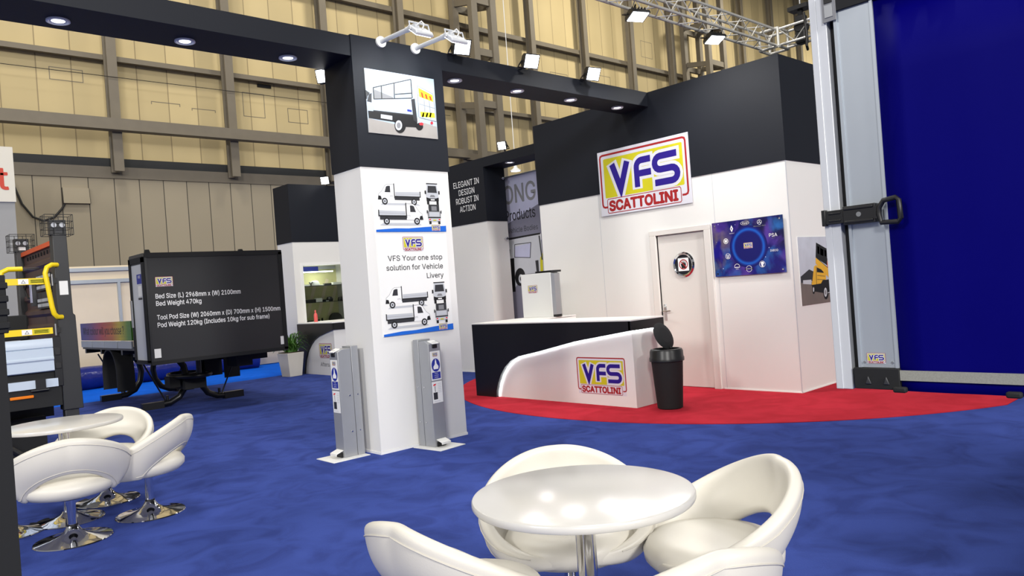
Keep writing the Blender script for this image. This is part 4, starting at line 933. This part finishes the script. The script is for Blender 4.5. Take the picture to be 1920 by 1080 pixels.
# planter with fern
PXc, PYc = 7.36, 15.15
t = thing('potted_fern', 'green fern in a square whitewashed planter beside the Aftersales counter', 'plant', (PXc, PYc, 0), rotz=0)
b = MB('booth_panel')
def frus(b, c, w0, w1, z0, z1, m=None, ang=.12):
    def ringp(w, z): return [b.V((c[0]+math.cos(ang+PI/4+k*PI/2)*w*.7071, c[1]+math.sin(ang+PI/4+k*PI/2)*w*.7071, z)) for k in range(4)]
    A, B = ringp(w0, z0), ringp(w1, z1)
    b.face(A[::-1], m); b.face(B, m)
    for k in range(4): b.face([A[k], A[(k+1) % 4], B[(k+1) % 4], B[k]], m)
PXc, PYc = 7.36, 15.15
b = MB('neighbour_white'); frus(b, (PXc, PYc), .30, .40, 0, .50); obj('planter', b, t, bevel=.006)
b = MB('soil'); frus(b, (PXc, PYc), .36, .36, .49, .515); obj('soil', b, t)
rf = random.Random(4)
b = MB('fern')
for k in range(60):
    ang = rf.uniform(0, 2*PI); ln = rf.uniform(.20, .42); lift = rf.uniform(.10, .36); w = .022
    o_ = Vector((PXc+rf.uniform(-.1, .1), PYc+rf.uniform(-.1, .1), .51)); d = Vector((math.cos(ang), math.sin(ang), 0)); s = Vector((-d.y, d.x, 0))
    prev = None
    for i in range(7):
        q = i/6; p = o_+d*ln*q+Vector((0, 0, lift*math.sin(q*PI*.72)*1.25-.12*q*q*(1 if ln > .3 else .3)))
        ww = w*(1-q)**.6+.001
        cur = [b.V(p-s*ww+Z*.004), b.V(p), b.V(p+s*ww+Z*.004)]
        if prev:
            b.face([prev[0], prev[1], cur[1], cur[0]]); b.face([prev[1], prev[2], cur[2], cur[1]])
            if i < 6:
                for sg in (-1, 1):      # leaflets
                    tip = p+s*sg*(.05*(1-q)+.015)+d*.03-Z*.008
                    b.face([b.V(p+d*.012), b.V(p-d*.012), b.V(tip)])
        prev = cur
obj('fronds', b, t)

# ================================================================== TOOL POD ON DEMOUNT LEGS
t = thing('tool_pod_body', 'black tool pod on a demountable truck bed with curved legs and rainbow dropside', 'truck body', (4.45, 11, 0))
px0, px1, py0, py1, pz0, pz1 = 3.45, 5.515, 11.45, 12.15, .82, 2.38
b = MB('charcoal'); b.box(px0+.02, px1, py0, py0+.03, pz0, pz1); b.box(px0+.02, px1, py1-.03, py1, pz0, pz1); b.box(px1-.03, px1, py0, py1, pz0, pz1); b.box(px0+.02, px1, py0, py1, pz0, pz0+.03); b.box(px0+.02, px1, py0, py1, pz1-.03, pz1)
sh = obj('pod_shell', b, t)
b = MB('charcoal'); b.prism(rrect(py0-.012, pz0-.012, py1+.012, pz1+.03, .05), 'x', px0, px0+.03)
obj('pod_end_frame', b, t)
b = MB('matte_black')
for x0, x1, z0, z1 in ((px0, px1+.01, pz1-.04, pz1+.03), (px0, px1+.01, pz0-.02, pz0+.035), (px1-.05, px1+.012, pz0, pz1)): b.prism(rrect(x0, z0, x1, z1, .012, 2), 'y', py0-.014, py0)
obj('pod_edge_trim', b, t)
b = MB('charcoal'); b.box(px0+.02, px1, py0-.01, py1, pz1, pz1+.028); obj('pod_roof', b, t, bevel=.012)
b = MB('alu_white'); b.box(px0-.005, px0+.0, py0+.10, py1-.10, pz0+.05, pz1-.11); b.box(px0-.01, px0-.005, py0+.10, py1-.10, pz1-.12, pz1-.09, 'print_dark')
obj('roller_shutter', b, t)
b = MB('matte_black'); b.box(px0-.022, px0, py0+.02, py0+.10, pz0+.02, pz1-.03); b.box(px0-.022, px0, py1-.10, py1-.02, pz0+.02, pz1-.03); b.box(px0-.022, px0, py0+.02, py1-.02, pz1-.10, pz1-.02); b.box(px0-.022, px0, py0+.02, py1-.02, pz0, pz0+.05); obj('shutter_frame', b, t)
a = Art((px0-.005, py1-.10, 0), -Y, Z); a.rect(.22, 1.98, .44, 2.12, 'sign_blue'); a.text('VFS', .33, 2.06, .04, 'print_white', 'c', bold=.02); a.rect(.26, 1.80, .42, 1.95, 'paper'); a.rect(.24, 1.75, .42, 1.78, 'print_dark'); obj('shutter_stickers', a.mb, t)
b = MB('steel'); b.box(px0-.035, px0-.02, py1-.09, py1-.03, 1.35, 1.75); obj('shutter_lock', b, t)
b = MB('matte_black'); b.prism([(3.55, pz1+.02), (3.65, pz1+.02), (3.62, pz1+.1), (3.57, pz1+.1)], 'y', 11.75, 11.80); obj('roof_hook', b, t)
b = MB('matte_black'); b.prism([(4.95, pz1+.02), (5.05, pz1+.02), (5.02, pz1+.08), (4.97, pz1+.08)], 'y', 11.75, 11.80); obj('roof_hook', b, t)
a = Art((0, py0-.001, 0), X, Z); a.logo(3.575, 1.915, .255); obj('badge', a.mb, t)
a = Art((0, py0-.001, 0), X, Z)
a.text('Bed Size (L) 2968mm x (W) 2100mm', 3.57, 1.750, .066, 'print_white', 'l', w=1.245, bold=.016); a.text('Bed Weight 470kg', 3.57, 1.645, .066, 'print_white', 'l', w=.64, bold=.016)
obj('bed_lettering', a.mb, t)
a = Art((0, py0-.001, 0), X, Z)
a.text('Tool Pod Size (W) 2060mm x (D) 700mm x (H) 1500mm', 3.57, 1.445, .066, 'print_white', 'l', w=1.87, bold=.016); a.text('Pod Weight 120kg (Includes 10kg for sub frame)', 3.57, 1.335, .066, 'print_white', 'l', w=1.68, bold=.016)
obj('pod_lettering', a.mb, t)
for x_ in (3.50, 5.41):
    a = Art((0, py0-.001, 0), X, Z); a.rect(x_, .90, x_+.09, 1.03, 'paper'); obj('white_sticker', a.mb, t)
# bed
b = MB('black_metal'); b.box(3.47, 5.50, 12.17, 15.3, 1.0, 1.06); b.box(3.47, 3.55, 12.15, 12.28, 1.0, 1.50); obj('bed_floor', b, t)
b = MB('rainbow'); b.box(3.45, 3.475, 12.3, 15.28, 1.155, 1.455); obj('dropside', b, t)
b = MB('rainbow'); b.box(5.49, 5.515, 12.2, 15.28, 1.155, 1.455); obj('dropside', b, t)
a = Art((3.45, 15.12, 0), -Y, Z); a.text('What colour will you choose ?', 0, 1.255, .125, 'print_dark', 'l', w=2.45, bold=.008); obj('dropside_lettering', a.mb, t)
for k in range(4):
    b = MB('aluminium'); y_ = 12.3+k*.75; b.box(3.445, 3.47, y_+.02, y_+.73, 1.035, 1.145); obj('side_rail', b, t)
b = MB('black_metal'); b.box(4.05, 4.17, 11.7, 15.3, .80, 1.0); b.box(4.75, 4.87, 11.7, 15.3, .80, 1.0)
for y_ in (11.9, 13.0, 14.2, 15.2): b.box(3.5, 5.48, y_, y_+.08, .92, 1.0)
obj('subframe', b, t)
def leg(xs, y):
    b = MB('black_metal'); P = []
    ctl = [(4.0, .84), (4.18, .83), (4.32, .77), (4.41, .64), (4.44, .47), (4.41, .29), (4.31, .14), (4.16, .07), (3.95, .055), (3.80, .055)]
    for x, z in ctl: P.append((4.545+(x-4.545)*xs, y, z))
    b.tube(P, .052, 14)
    e = 4.545+(3.72-4.545)*xs; e1 = 4.545+(4.05-4.545)*xs
    b.box(min(e, e1), max(e, e1), y-.06, y+.06, 0, .11); b.box(4.545+(3.96-4.545)*xs-.06, 4.545+(3.96-4.545)*xs+.06, y-.06, y+.06, .78, .92)
    b.cyl((4.545+(4.12-4.545)*xs, y, .08), (4.545+(4.12-4.545)*xs, y, .19), .022, 10)
    obj('support_leg', b, t)
    b = MB('black_metal'); b.tube([(4.545+(4.08-4.545)*xs, y-.02, .12), (4.545+(3.72-4.545)*xs, y-.02, .88)], .013, 8); obj('brace_rod', b, t)
for y in (13.0, 15.38):
    for xs in (1, -1): leg(xs, y)
b = MB('black_metal'); ringp = [(4.30+.28*math.cos(a_)+.14, 12.85+.55*math.sin(a_), .50) for a_ in [i*2*PI/28 for i in range(28)]]
b.tube(ringp, .035, 10, closed=True); b.cyl((4.44, 12.4, .5), (4.44, 12.4, .85), .04, 12); b.box(4.15, 4.72, 12.8, 12.86, .47, .52); obj('spare_wheel_carrier', b, t)
for q_ in ((4.28, 4.62, 12.6, 12.9, .28, .49), (4.08, 4.24, 12.7, 12.95, .33, .50), (4.86, 5.12, 11.9, 12.3, .60, .92), (5.13, 5.42, 12.0, 12.4, .68, .92), (4.72, 4.95, 12.9, 13.2, .45, .82)):
    b = MB('matte_black'); b.box(*q_); obj('underbody_box', b, t)
for xm in (3.48, 5.22):
    b = MB('matte_black')
    outer = arc(13.75, .60, .42, 180, 0, 16); inner_ = arc(13.75, .60, .385, 0, 180, 16)
    b.prism([(13.33, .32)]+outer+[(14.17, .32), (14.135, .32)]+inner_+[(13.365, .32)], 'x', xm, xm+.27); b.box(xm+.255, xm+.27, 13.36, 14.14, .6, .98)
    obj('mudguard', b, t)

# ================================================================== TRAFFIC MANAGEMENT TRUCK BODY (left)
t = thing('cone_truck_body', 'black truck body with yellow safety bars and caged beacons behind the left chairs', 'truck body', (1.2, 9.9, 0))
b = MB('charcoal'); b.prism([(1.825, .60), (2.01, .60), (1.995, 1.58), (1.975, 1.60), (1.965, 2.43), (1.835, 2.43)], 'y', 9.0, 9.16); b.box(1.84, 1.97, 9.02, 9.14, 0, .6); obj('post', b, t, bevel=.006)
b = MB('charcoal'); b.box(1.80, 1.93, 10.75, 10.9, 0, 2.40); obj('post', b, t, bevel=.006)
b = MB('orange'); b.box(1.845, 1.895, 9.16, 10.75, 2.335, 2.385); obj('top_rail', b, t)
b = MB('maroon'); b.box(1.875, 1.90, 9.16, 10.75, 1.30, 2.335)
for z in (2.18, 2.0, 1.82, 1.64, 1.46): b.prism([(1.875, z-.05), (1.845, z-.02), (1.845, z+.02), (1.875, z+.05)], 'y', 9.17, 10.74)
for k in range(9): b.box(1.862, 1.88, 9.3+k*.15, 9.33+k*.15, 2.27, 2.31, 'print_black')
obj('headboard', b, t)
for z0 in (1.90, 1.70):
    b = MB('print_light')
    for k in range(3 if z0 > 1.8 else 2): b.box(1.835, 1.845, 9.25, 9.95, z0+k*.055, z0+k*.055+.035)
    b.box(1.838, 1.85, 9.25, 9.95, z0-.02, z0+.16, 'print_dark'); obj('louvre', b, t)
b = MB('black'); b.box(1.80, 1.845, 10.0, 10.12, 1.72, 2.02, 'print_dark'); b.box(1.795, 1.80, 10.02, 10.12, 1.76, 2.0, 'lilac_print'); obj('control_panel', b, t)
b = MB('cable'); b.tube([(1.83, 10.12, 1.95), (1.80, 10.22, 2.0), (1.78, 10.3, 1.92), (1.80, 10.25, 1.82), (1.83, 10.13, 1.8)], .01, 8); obj('control_cable', b, t)
b = MB('matte_black'); b.box(1.25, 1.62, 9.35, 9.6, 1.36, 1.62); obj('storage_box', b, t, bevel=.01)
for z in (1.92, 1.405):
    b = MB('safety_yellow'); b.box(.2, 1.775, 8.985, 9.03, z, z+.065); bar_ = obj('safety_bar', b, t)
    a = Art((0, 8.985, z), X, Z, lift=.001); a.rect(1.50, .006, 1.59, .059, 'paper'); a.poly([(1.525, .014), (1.565, .014), (1.545, .05)], 'print_dark'); a.poly([(1.532, .018), (1.558, .018), (1.545, .042)], 'paper'); a.rect(1.60, .012, 1.745, .054, 'logo_yellow')
    for k in range(3): a.rect(1.61, .018+k*.012, 1.735, .024+k*.012, 'print_grey', True)
    obj('warning_sticker', a.mb, t)
    b = MB('steel'); b.box(1.775, 1.85, 8.99, 9.03, z+.005, z+.06, 'black'); b.cyl((1.80, 8.98, z-.02), (1.80, 8.98, z+.10), .009, 10); obj('bar_latch', b, t)
b = MB('safety_yellow'); b.tube([(1.86, 9.0, 2.115), (1.80, 8.96, 2.115), (1.755, 8.95, 2.09), (1.735, 8.945, 2.03), (1.75, 8.945, 1.90), (1.775, 8.945, 1.68), (1.79, 8.95, 1.61), (1.82, 8.965, 1.575), (1.87, 9.0, 1.57)], .024, 12); obj('grab_handle', b, t)
b = MB('safety_yellow'); b.tube([(1.65, 9.6, 2.12), (1.52, 9.6, 2.12), (1.46, 9.6, 2.09), (1.44, 9.6, 2.0), (1.44, 9.6, 1.36)], .027, 12); obj('grab_handle', b, t)
b = MB('steel'); b.cyl((1.65, 9.6, 2.12), (1.83, 9.75, 2.13), .014, 10); obj('handle_pin', b, t)
b = MB('pale_blue_paint'); b.prism([(9.0, 1.02), (8.985, 1.03), (8.985, 1.13), (8.972, 1.145), (8.972, 1.16), (8.985, 1.175), (8.985, 1.255), (9.0, 1.262), (8.985, 1.27), (8.985, 1.345), (8.995, 1.36), (9.03, 1.36), (9.03, 1.02)], 'x', .1, 1.765); obj('dropside', b, t)
b = MB('black_metal'); b.box(1.765, 1.84, 8.99, 9.06, .86, 1.37); b.box(1.775, 1.83, 8.98, 8.99, 1.04, 1.10, 'print_black'); b.box(1.775, 1.83, 8.98, 8.99, 1.18, 1.26, 'print_black'); obj('side_lock', b, t, bevel=.004)
b = MB('pale_blue_paint'); b.box(.1, 1.79, 8.985, 9.03, .86, .945); obj('sill', b, t)
b = MB('black_metal'); b.box(1.585, 1.675, 8.965, 8.985, .85, .95); b.cyl((1.54, 8.975, .84), (1.70, 8.975, .84), .012, 10); obj('hinge', b, t)
b = MB('matte_black'); b.box(.1, 1.85, 9.03, 10.9, .94, 1.02); b.box(.1, 1.82, 9.004, 9.06, .66, .855); b.box(.1, 1.9, 10.8, 10.86, .66, .94); b.box(.1, 1.85, 9.6, 9.7, .5, .94); b.box(.1, 1.85, 10.2, 10.3, .5, .94); obj('chassis', b, t)
b = MB('matte_black'); b.box(.3, 1.75, 9.5, 10.6, .0, .52); obj('underside_shade', b, t)  # dark block standing in for the shade under the truck body
b = MB('amber'); b.box(1.36, 1.565, 8.985, 9.0, .77, .80); obj('side_marker', b, t, bevel=.006)
b = MB('print_dark'); b.box(1.27, 1.38, 9.3, 9.36, .42, .58); b.lathe([(.03, 0), (.03, .02)], (1.325, 9.28, .5), 14); obj('plug_box', b, t, bevel=.006)
b = MB('black'); b.tube([(1.1, 9.2, .5), (1.5, 9.2, .14)], .035, 10); b.tube([(1.2, 9.3, .5), (1.24, 9.3, .56), (1.3, 9.3, .5)], .012, 8); obj('hose', b, t)
a = Art((0, 9.0, 0), X, Z); a.rect(1.865, 1.80, 1.945, 1.945, 'paper'); obj('white_sticker', a.mb, t)
for (x, y, z) in ((1.90, 9.08, 2.43), (1.865, 10.82, 2.40)):
    b = MB('black_metal'); b.box(x-.075, x+.075, y-.04, y+.06, z, z+.16)
    for s in (-1, 1): b.tube([(x+s*.038, y-.041, z+.105), (x+s*.038, y-.05, z+.105)], .026, 14, 'print_light')
    b.box(x-.04, x+.04, y-.043, y-.04, z+.02, z+.06, 'paper' if y > 10 else 'print_dark'); obj('beacon', b, t, bevel=.006)
    b = MB('black_metal'); r_ = .0035
    for zz in (z, z+.07, z+.14, z+.21): b.tube([(x-.13, y-.1, zz), (x+.13, y-.1, zz), (x+.13, y+.12, zz), (x-.13, y+.12, zz)], r_, 5, closed=True)
    for qx in (-.13, -.043, .043, .13):
        for qy in (-.1, .12): b.tube([(x+qx, y+qy, z), (x+qx, y+qy, z+.21)], r_, 5)
    for qy in (-.03, .045):
        for qx in (-.13, .13): b.tube([(x+qx, y+qy, z), (x+qx, y+qy, z+.21)], r_, 5)
    obj('beacon_cage', b, t)

# foreground upright at the left edge
t = thing('black_upright', 'black upright with ribbed head at the left edge, in front of the white table', 'post', (.38, 2.9, 0))
b = MB('matte_black'); b.prism([(2.871, 0), (2.95, 0), (2.95, 1.56), (2.855, 1.56)], 'x', .33, .43); b.box(.2, .46, 2.8, 3.1, 0, .02); obj('post', b, t)
b = MB('matte_black'); b.box(.33, .442, 2.85, 2.95, 1.50, 1.685)
for k in range(4): b.box(.345, .446, 2.842, 2.95, 1.515+k*.042, 1.535+k*.042)
obj('ribbed_head', b, t, bevel=.003)

# ================================================================== CURTAIN-SIDED TRUCK BODY (right)
FX = 3.77
t = thing('curtain_truck', 'tall truck body with deep blue side curtain and white post, right edge', 'truck body', (4.7, .2, 0))
b = MB('alu_white'); b.box(FX-.015, FX+.10, 1.655, 1.73, .90, 3.05); b.box(FX-.02, FX-.015, 1.70, 1.735, .90, 3.05); obj('corner_post', b, t, bevel=.006)
b = MB('alu_white'); b.box(FX+.1, 5.9, 1.66, 1.73, .90, 3.05); obj('front_bulkhead', b, t)
b = MB('matte_black'); b.box(FX+.03, FX+.10, 1.40, 1.66, .92, 2.98); obj('pillar_recess', b, t)
b = MB('aluminium'); b.box(FX-.004, FX+.02, 1.44, 1.615, 1.01, 2.765); b.box(FX-.014, FX, 1.605, 1.62, 1.01, 2.765); b.box(FX-.014, FX, 1.432, 1.446, 1.01, 2.765); obj('sliding_pillar', b, t)
b = MB('matte_black'); b.box(FX-.02, FX+.10, -1.6, 1.655, 2.765, 3.05); obj('header_rail', b, t)
b = MB('print_grey'); b.box(FX-.03, FX-.02, 1.60, 1.665, 2.72, 2.86); b.box(FX-.034, FX-.03, 1.612, 1.652, 2.74, 2.80, 'steel'); b.box(FX-.034, FX-.03, 1.612, 1.652, 2.81, 2.84, 'print_black'); obj('header_bracket', b, t)
b = MB('curtain_blue')
n = 26; z_ = [.90, .945, .99, 1.4, 1.9, 2.4, 2.77]
grid = [[b.V((FX+.004+.004*math.sin(i*1.9+z*2)-.006*math.sin((z-.9)/1.9*PI), 1.434-i*(3.03/n), z)) for z in z_] for i in range(n+1)]
for i in range(n):
    for j in range(len(z_)-1): b.face([grid[i][j], grid[i+1][j], grid[i+1][j+1], grid[i][j+1]])
obj('curtain', b, t, solid=.006)
b = MB('reflective'); b.box(FX-.016, FX-.008, -1.6, 1.428, .952, 1.0); obj('reflective_stripe', b, t)
b = MB('matte_black'); b.box(FX-.018, FX+.1, 1.43, 1.645, .905, 1.008)
for y in (1.475, 1.56): b.prism([(y, .93), (y+.03, .93), (y+.015, .97)], 'x', FX-.026, FX-.016, 'print_dark')
obj('corner_shoe', b, t, bevel=.004)
for y in (1.43, .965, .45, -.1):
    b = MB('matte_black'); b.box(FX-.035, FX+.0, y-.03, y+.03, .895, .922); obj('curtain_clip', b, t, bevel=.008)
zc = 1.757
b = MB('black'); b.box(FX-.055, FX-.0, 1.47, 1.625, zc-.045, zc+.045); b.box(FX-.045, FX-.0, 1.625, 1.72, zc-.034, zc+.034); b.box(FX-.05, FX+.0, 1.715, 1.735, zc-.04, zc+.04)
for s in (-1, 1): b.box(FX-.062, FX-.05, 1.48, 1.62, zc+s*.032-.006, zc+s*.032+.006); b.box(FX-.05, FX-.044, 1.64, 1.70, zc+s*.018-.005, zc+s*.018+.005)
obj('latch_body', b, t, bevel=.004)
b = MB('black'); ring_ = [(1.455, zc-.012), (1.445, zc-.052), (1.37, zc-.055), (1.358, zc-.04), (1.362, zc+.045), (1.375, zc+.058), (1.43, zc+.05), (1.452, zc+.02)]
b.tube([(FX-.055, y, z) for y, z in ring_], .0125, 10, closed=True); b.box(FX-.06, FX-.045, 1.45, 1.475, zc-.03, zc+.03); obj('latch_handle', b, t)
b = MB('chrome'); b.cyl((FX-.058, 1.548, zc), (FX-.05, 1.548, zc), .012, 14); obj('latch_screw', b, t)
a = Art((FX-.0045, 1.582, 1.028), -Y, Z); a.logo(0, 0, .092); obj('badge', a.mb, t)
for y in (1.592, 1.462):
    b = MB('steel'); b.cyl((FX-.008, y, 1.035), (FX-.003, y, 1.035), .006, 10); obj('pillar_rivet', b, t)
b = MB('charcoal'); b.box(FX+.1, 5.9, -1.6, 1.66, 2.99, 3.05); b.box(FX+.12, 5.9, -1.6, 1.66, .90, .96); b.box(5.85, 5.9, -1.6, 1.66, .96, 2.99); b.box(4.3, 4.42, -1.6, .3, .66, .90); b.box(5.2, 5.32, -1.6, .3, .66, .90); b.box(4.0, 5.6, -.78, -.68, .4, .5); obj('body_shell', b, t)
for x in (3.95, 5.4):
    b = MB('matte_black'); b.lathe([(0, 0), (.40, 0), (.45, .03), (.45, .17), (.40, .2), (0, .2)], (0, 0, 0), 36); bmesh.ops.rotate(b.bm, verts=b.bm.verts, matrix=Matrix.Rotation(PI/2, 3, 'Y')); bmesh.ops.translate(b.bm, verts=b.bm.verts, vec=(x, -.73, .455)); obj('wheel', b, t)

# ================================================================== FURNITURE
def make_chair(label, loc, rotz, group):
    t = thing('tub_chair', label, 'chair', loc, group, rotz)
    # seat cushion
    b = MB('leather'); b.lathe([(0, .31), (.19, .31), (.255, .325), (.292, .36), (.296, .395), (.27, .432), (.19, .448), (.08, .446), (0, .444)], (0, .02, 0), 40, sy=.96); obj('seat', b, t, local=True, angle=80)
    # wraparound back: a tilted band with an arched opening above the seat
    b = MB('leather'); nA, nV = 48, 6; rows = []
    for i in range(nA+1):
        a_ = math.radians(-168+336*i/nA); q = abs(math.degrees(a_))
        up_ = ((1+math.cos(a_))/2)
        zu = .395+.35*up_**1.25; ru = .312+.064*math.sin(min(q, 150)/150*PI)**.9
        arch = math.cos(min(q, 70)/70*PI/2)**.75
        zl = .325+.18*arch; rl = .255+.012*arch
        if q > 120:
            k = (q-120)/48; zl += .05*k; ru += (.235-ru)*k; zu += (.385-zu)*k; rl += (.20-rl)*k
        row = []
        for j in range(nV+1):
            v_ = j/nV; r = rl+(ru-rl)*v_+.028*math.sin(v_*PI); z = zl+(zu-zl)*v_-.012*math.sin(v_*PI)
            row.append(b.V((r*math.sin(a_), -r*math.cos(a_)*.97+.02, z)))
        rows.append(row)
    for i in range(nA):
        for j in range(nV): b.face([rows[i][j], rows[i+1][j], rows[i+1][j+1], rows[i][j+1]])
    b.bm.normal_update()
    def out(v_):
        n_ = v_.normal.copy(); rad = Vector((v_.co.x, v_.co.y, 0))
        return v_.co + (n_ if n_.dot(rad) > 0 else -n_)*.0285
    seam = [out(r_[nV-1]) for r_ in rows[4:-4]]
    darts = [[out(rows[k][j]) for j in range(1, nV)] for k in (9, nA-9)]
    hole = [out(r_[1]) for r_ in rows[13:-13]]
    bk = obj('backrest', b, t, local=True, solid=.056, sub=2, angle=180)
    b = MB('leather_seam')
    for pth in [seam, hole]+darts: b.tube(pth, .0028, 6)
    obj('piping', b, bk, local=True)
    b = MB('chrome'); b.lathe([(.029, .10), (.029, .312)], (0, 0, 0), 28); obj('pole', b, t, local=True)
    b = MB('black'); b.lathe([(.034, .085), (.034, .112), (.029, .112)], (0, 0, 0), 24); b.lathe([(.09, .292), (.09, .312)], (0, 0, 0), 24); obj('pole_collar', b, t, local=True)
    b = MB('chrome'); b.lathe([(.243, 0), (.248, .004), (.244, .010), (.20, .016), (.14, .026), (.09, .042), (.06, .062), (.044, .085), (.036, .10), (0, .10)], (0, 0, 0), 56); obj('base', b, t, local=True)
    return t
def make_table(label, loc, group):
    t = thing('round_table', label, 'table', loc, group)
    b = MB('table_white'); b.lathe([(0, .718), (.402, .718), (.411, .721), (.415, .727), (.415, .741), (.411, .747), (.402, .750), (0, .750)], (0, 0, 0), 96); obj('tabletop', b, t, local=True)
    b = MB('chrome'); b.lathe([(.038, .05), (.038, .70)], (0, 0, 0), 32); b.lathe([(.038, .69), (.13, .704), (.13, .718), (0, .718)], (0, 0, 0), 32); obj('pole', b, t, local=True)
    b = MB('chrome'); b.lathe([(.238, 0), (.243, .004), (.238, .010), (.18, .018), (.11, .03), (.065, .05), (.045, .07), (0, .07)], (0, 0, 0), 56); obj('base', b, t, local=True)
    return t
def face_to(p, c): return math.atan2(c[1]-p[1], c[0]-p[0])-PI/2
GT = 'white round tables'
def sw(s, w): return (s*rt.x+w*fw.x, s*rt.y+w*fw.y)
T1 = sw(.205, 2.83); T2 = (1.334, 6.657)
tab = make_table('white round table in the foreground with four tub chairs', T1+(0,), GT)
dup(tab, T2+(0,), 0, 'white round table at the left edge, beside the black truck body', GT)
G1, G2 = 'tub chairs round the foreground table', 'tub chairs round the left table'
spots = [(sw(.17, 3.42), T1, 0, 'white tub chair facing the camera from behind the foreground table', G1),
         (sw(.77, 3.14), T1, -25, 'white tub chair at the right of the foreground table', G1),
         (sw(-.25, 2.82), T1, 42, 'white tub chair cut off at the bottom, left front of the foreground table', G1),
         (sw(.40, 2.40), T1, 0, 'white tub chair cut off at the bottom, right front of the foreground table', G1),
         ((1.225, 6.04), T2, 0, 'white tub chair seen from behind, nearest the camera at the left table', G2),
         ((1.80, 6.255), T2, 0, 'white tub chair seen from the side, right of the left table', G2),
         ((1.70, 7.05), T2, 0, 'white tub chair on the far side of the left table', G2),
         ((.93, 6.66), T2, 0, 'white tub chair mostly hidden at the left edge of the left table', G2)]
ch = None
for p, c, da, lab, gr in spots:
    rz = face_to(p, c)+math.radians(da)
    if ch is None: ch = make_chair(lab, p+(0,), rz, gr)
    else: dup(ch, p+(0,), rz, lab, gr)
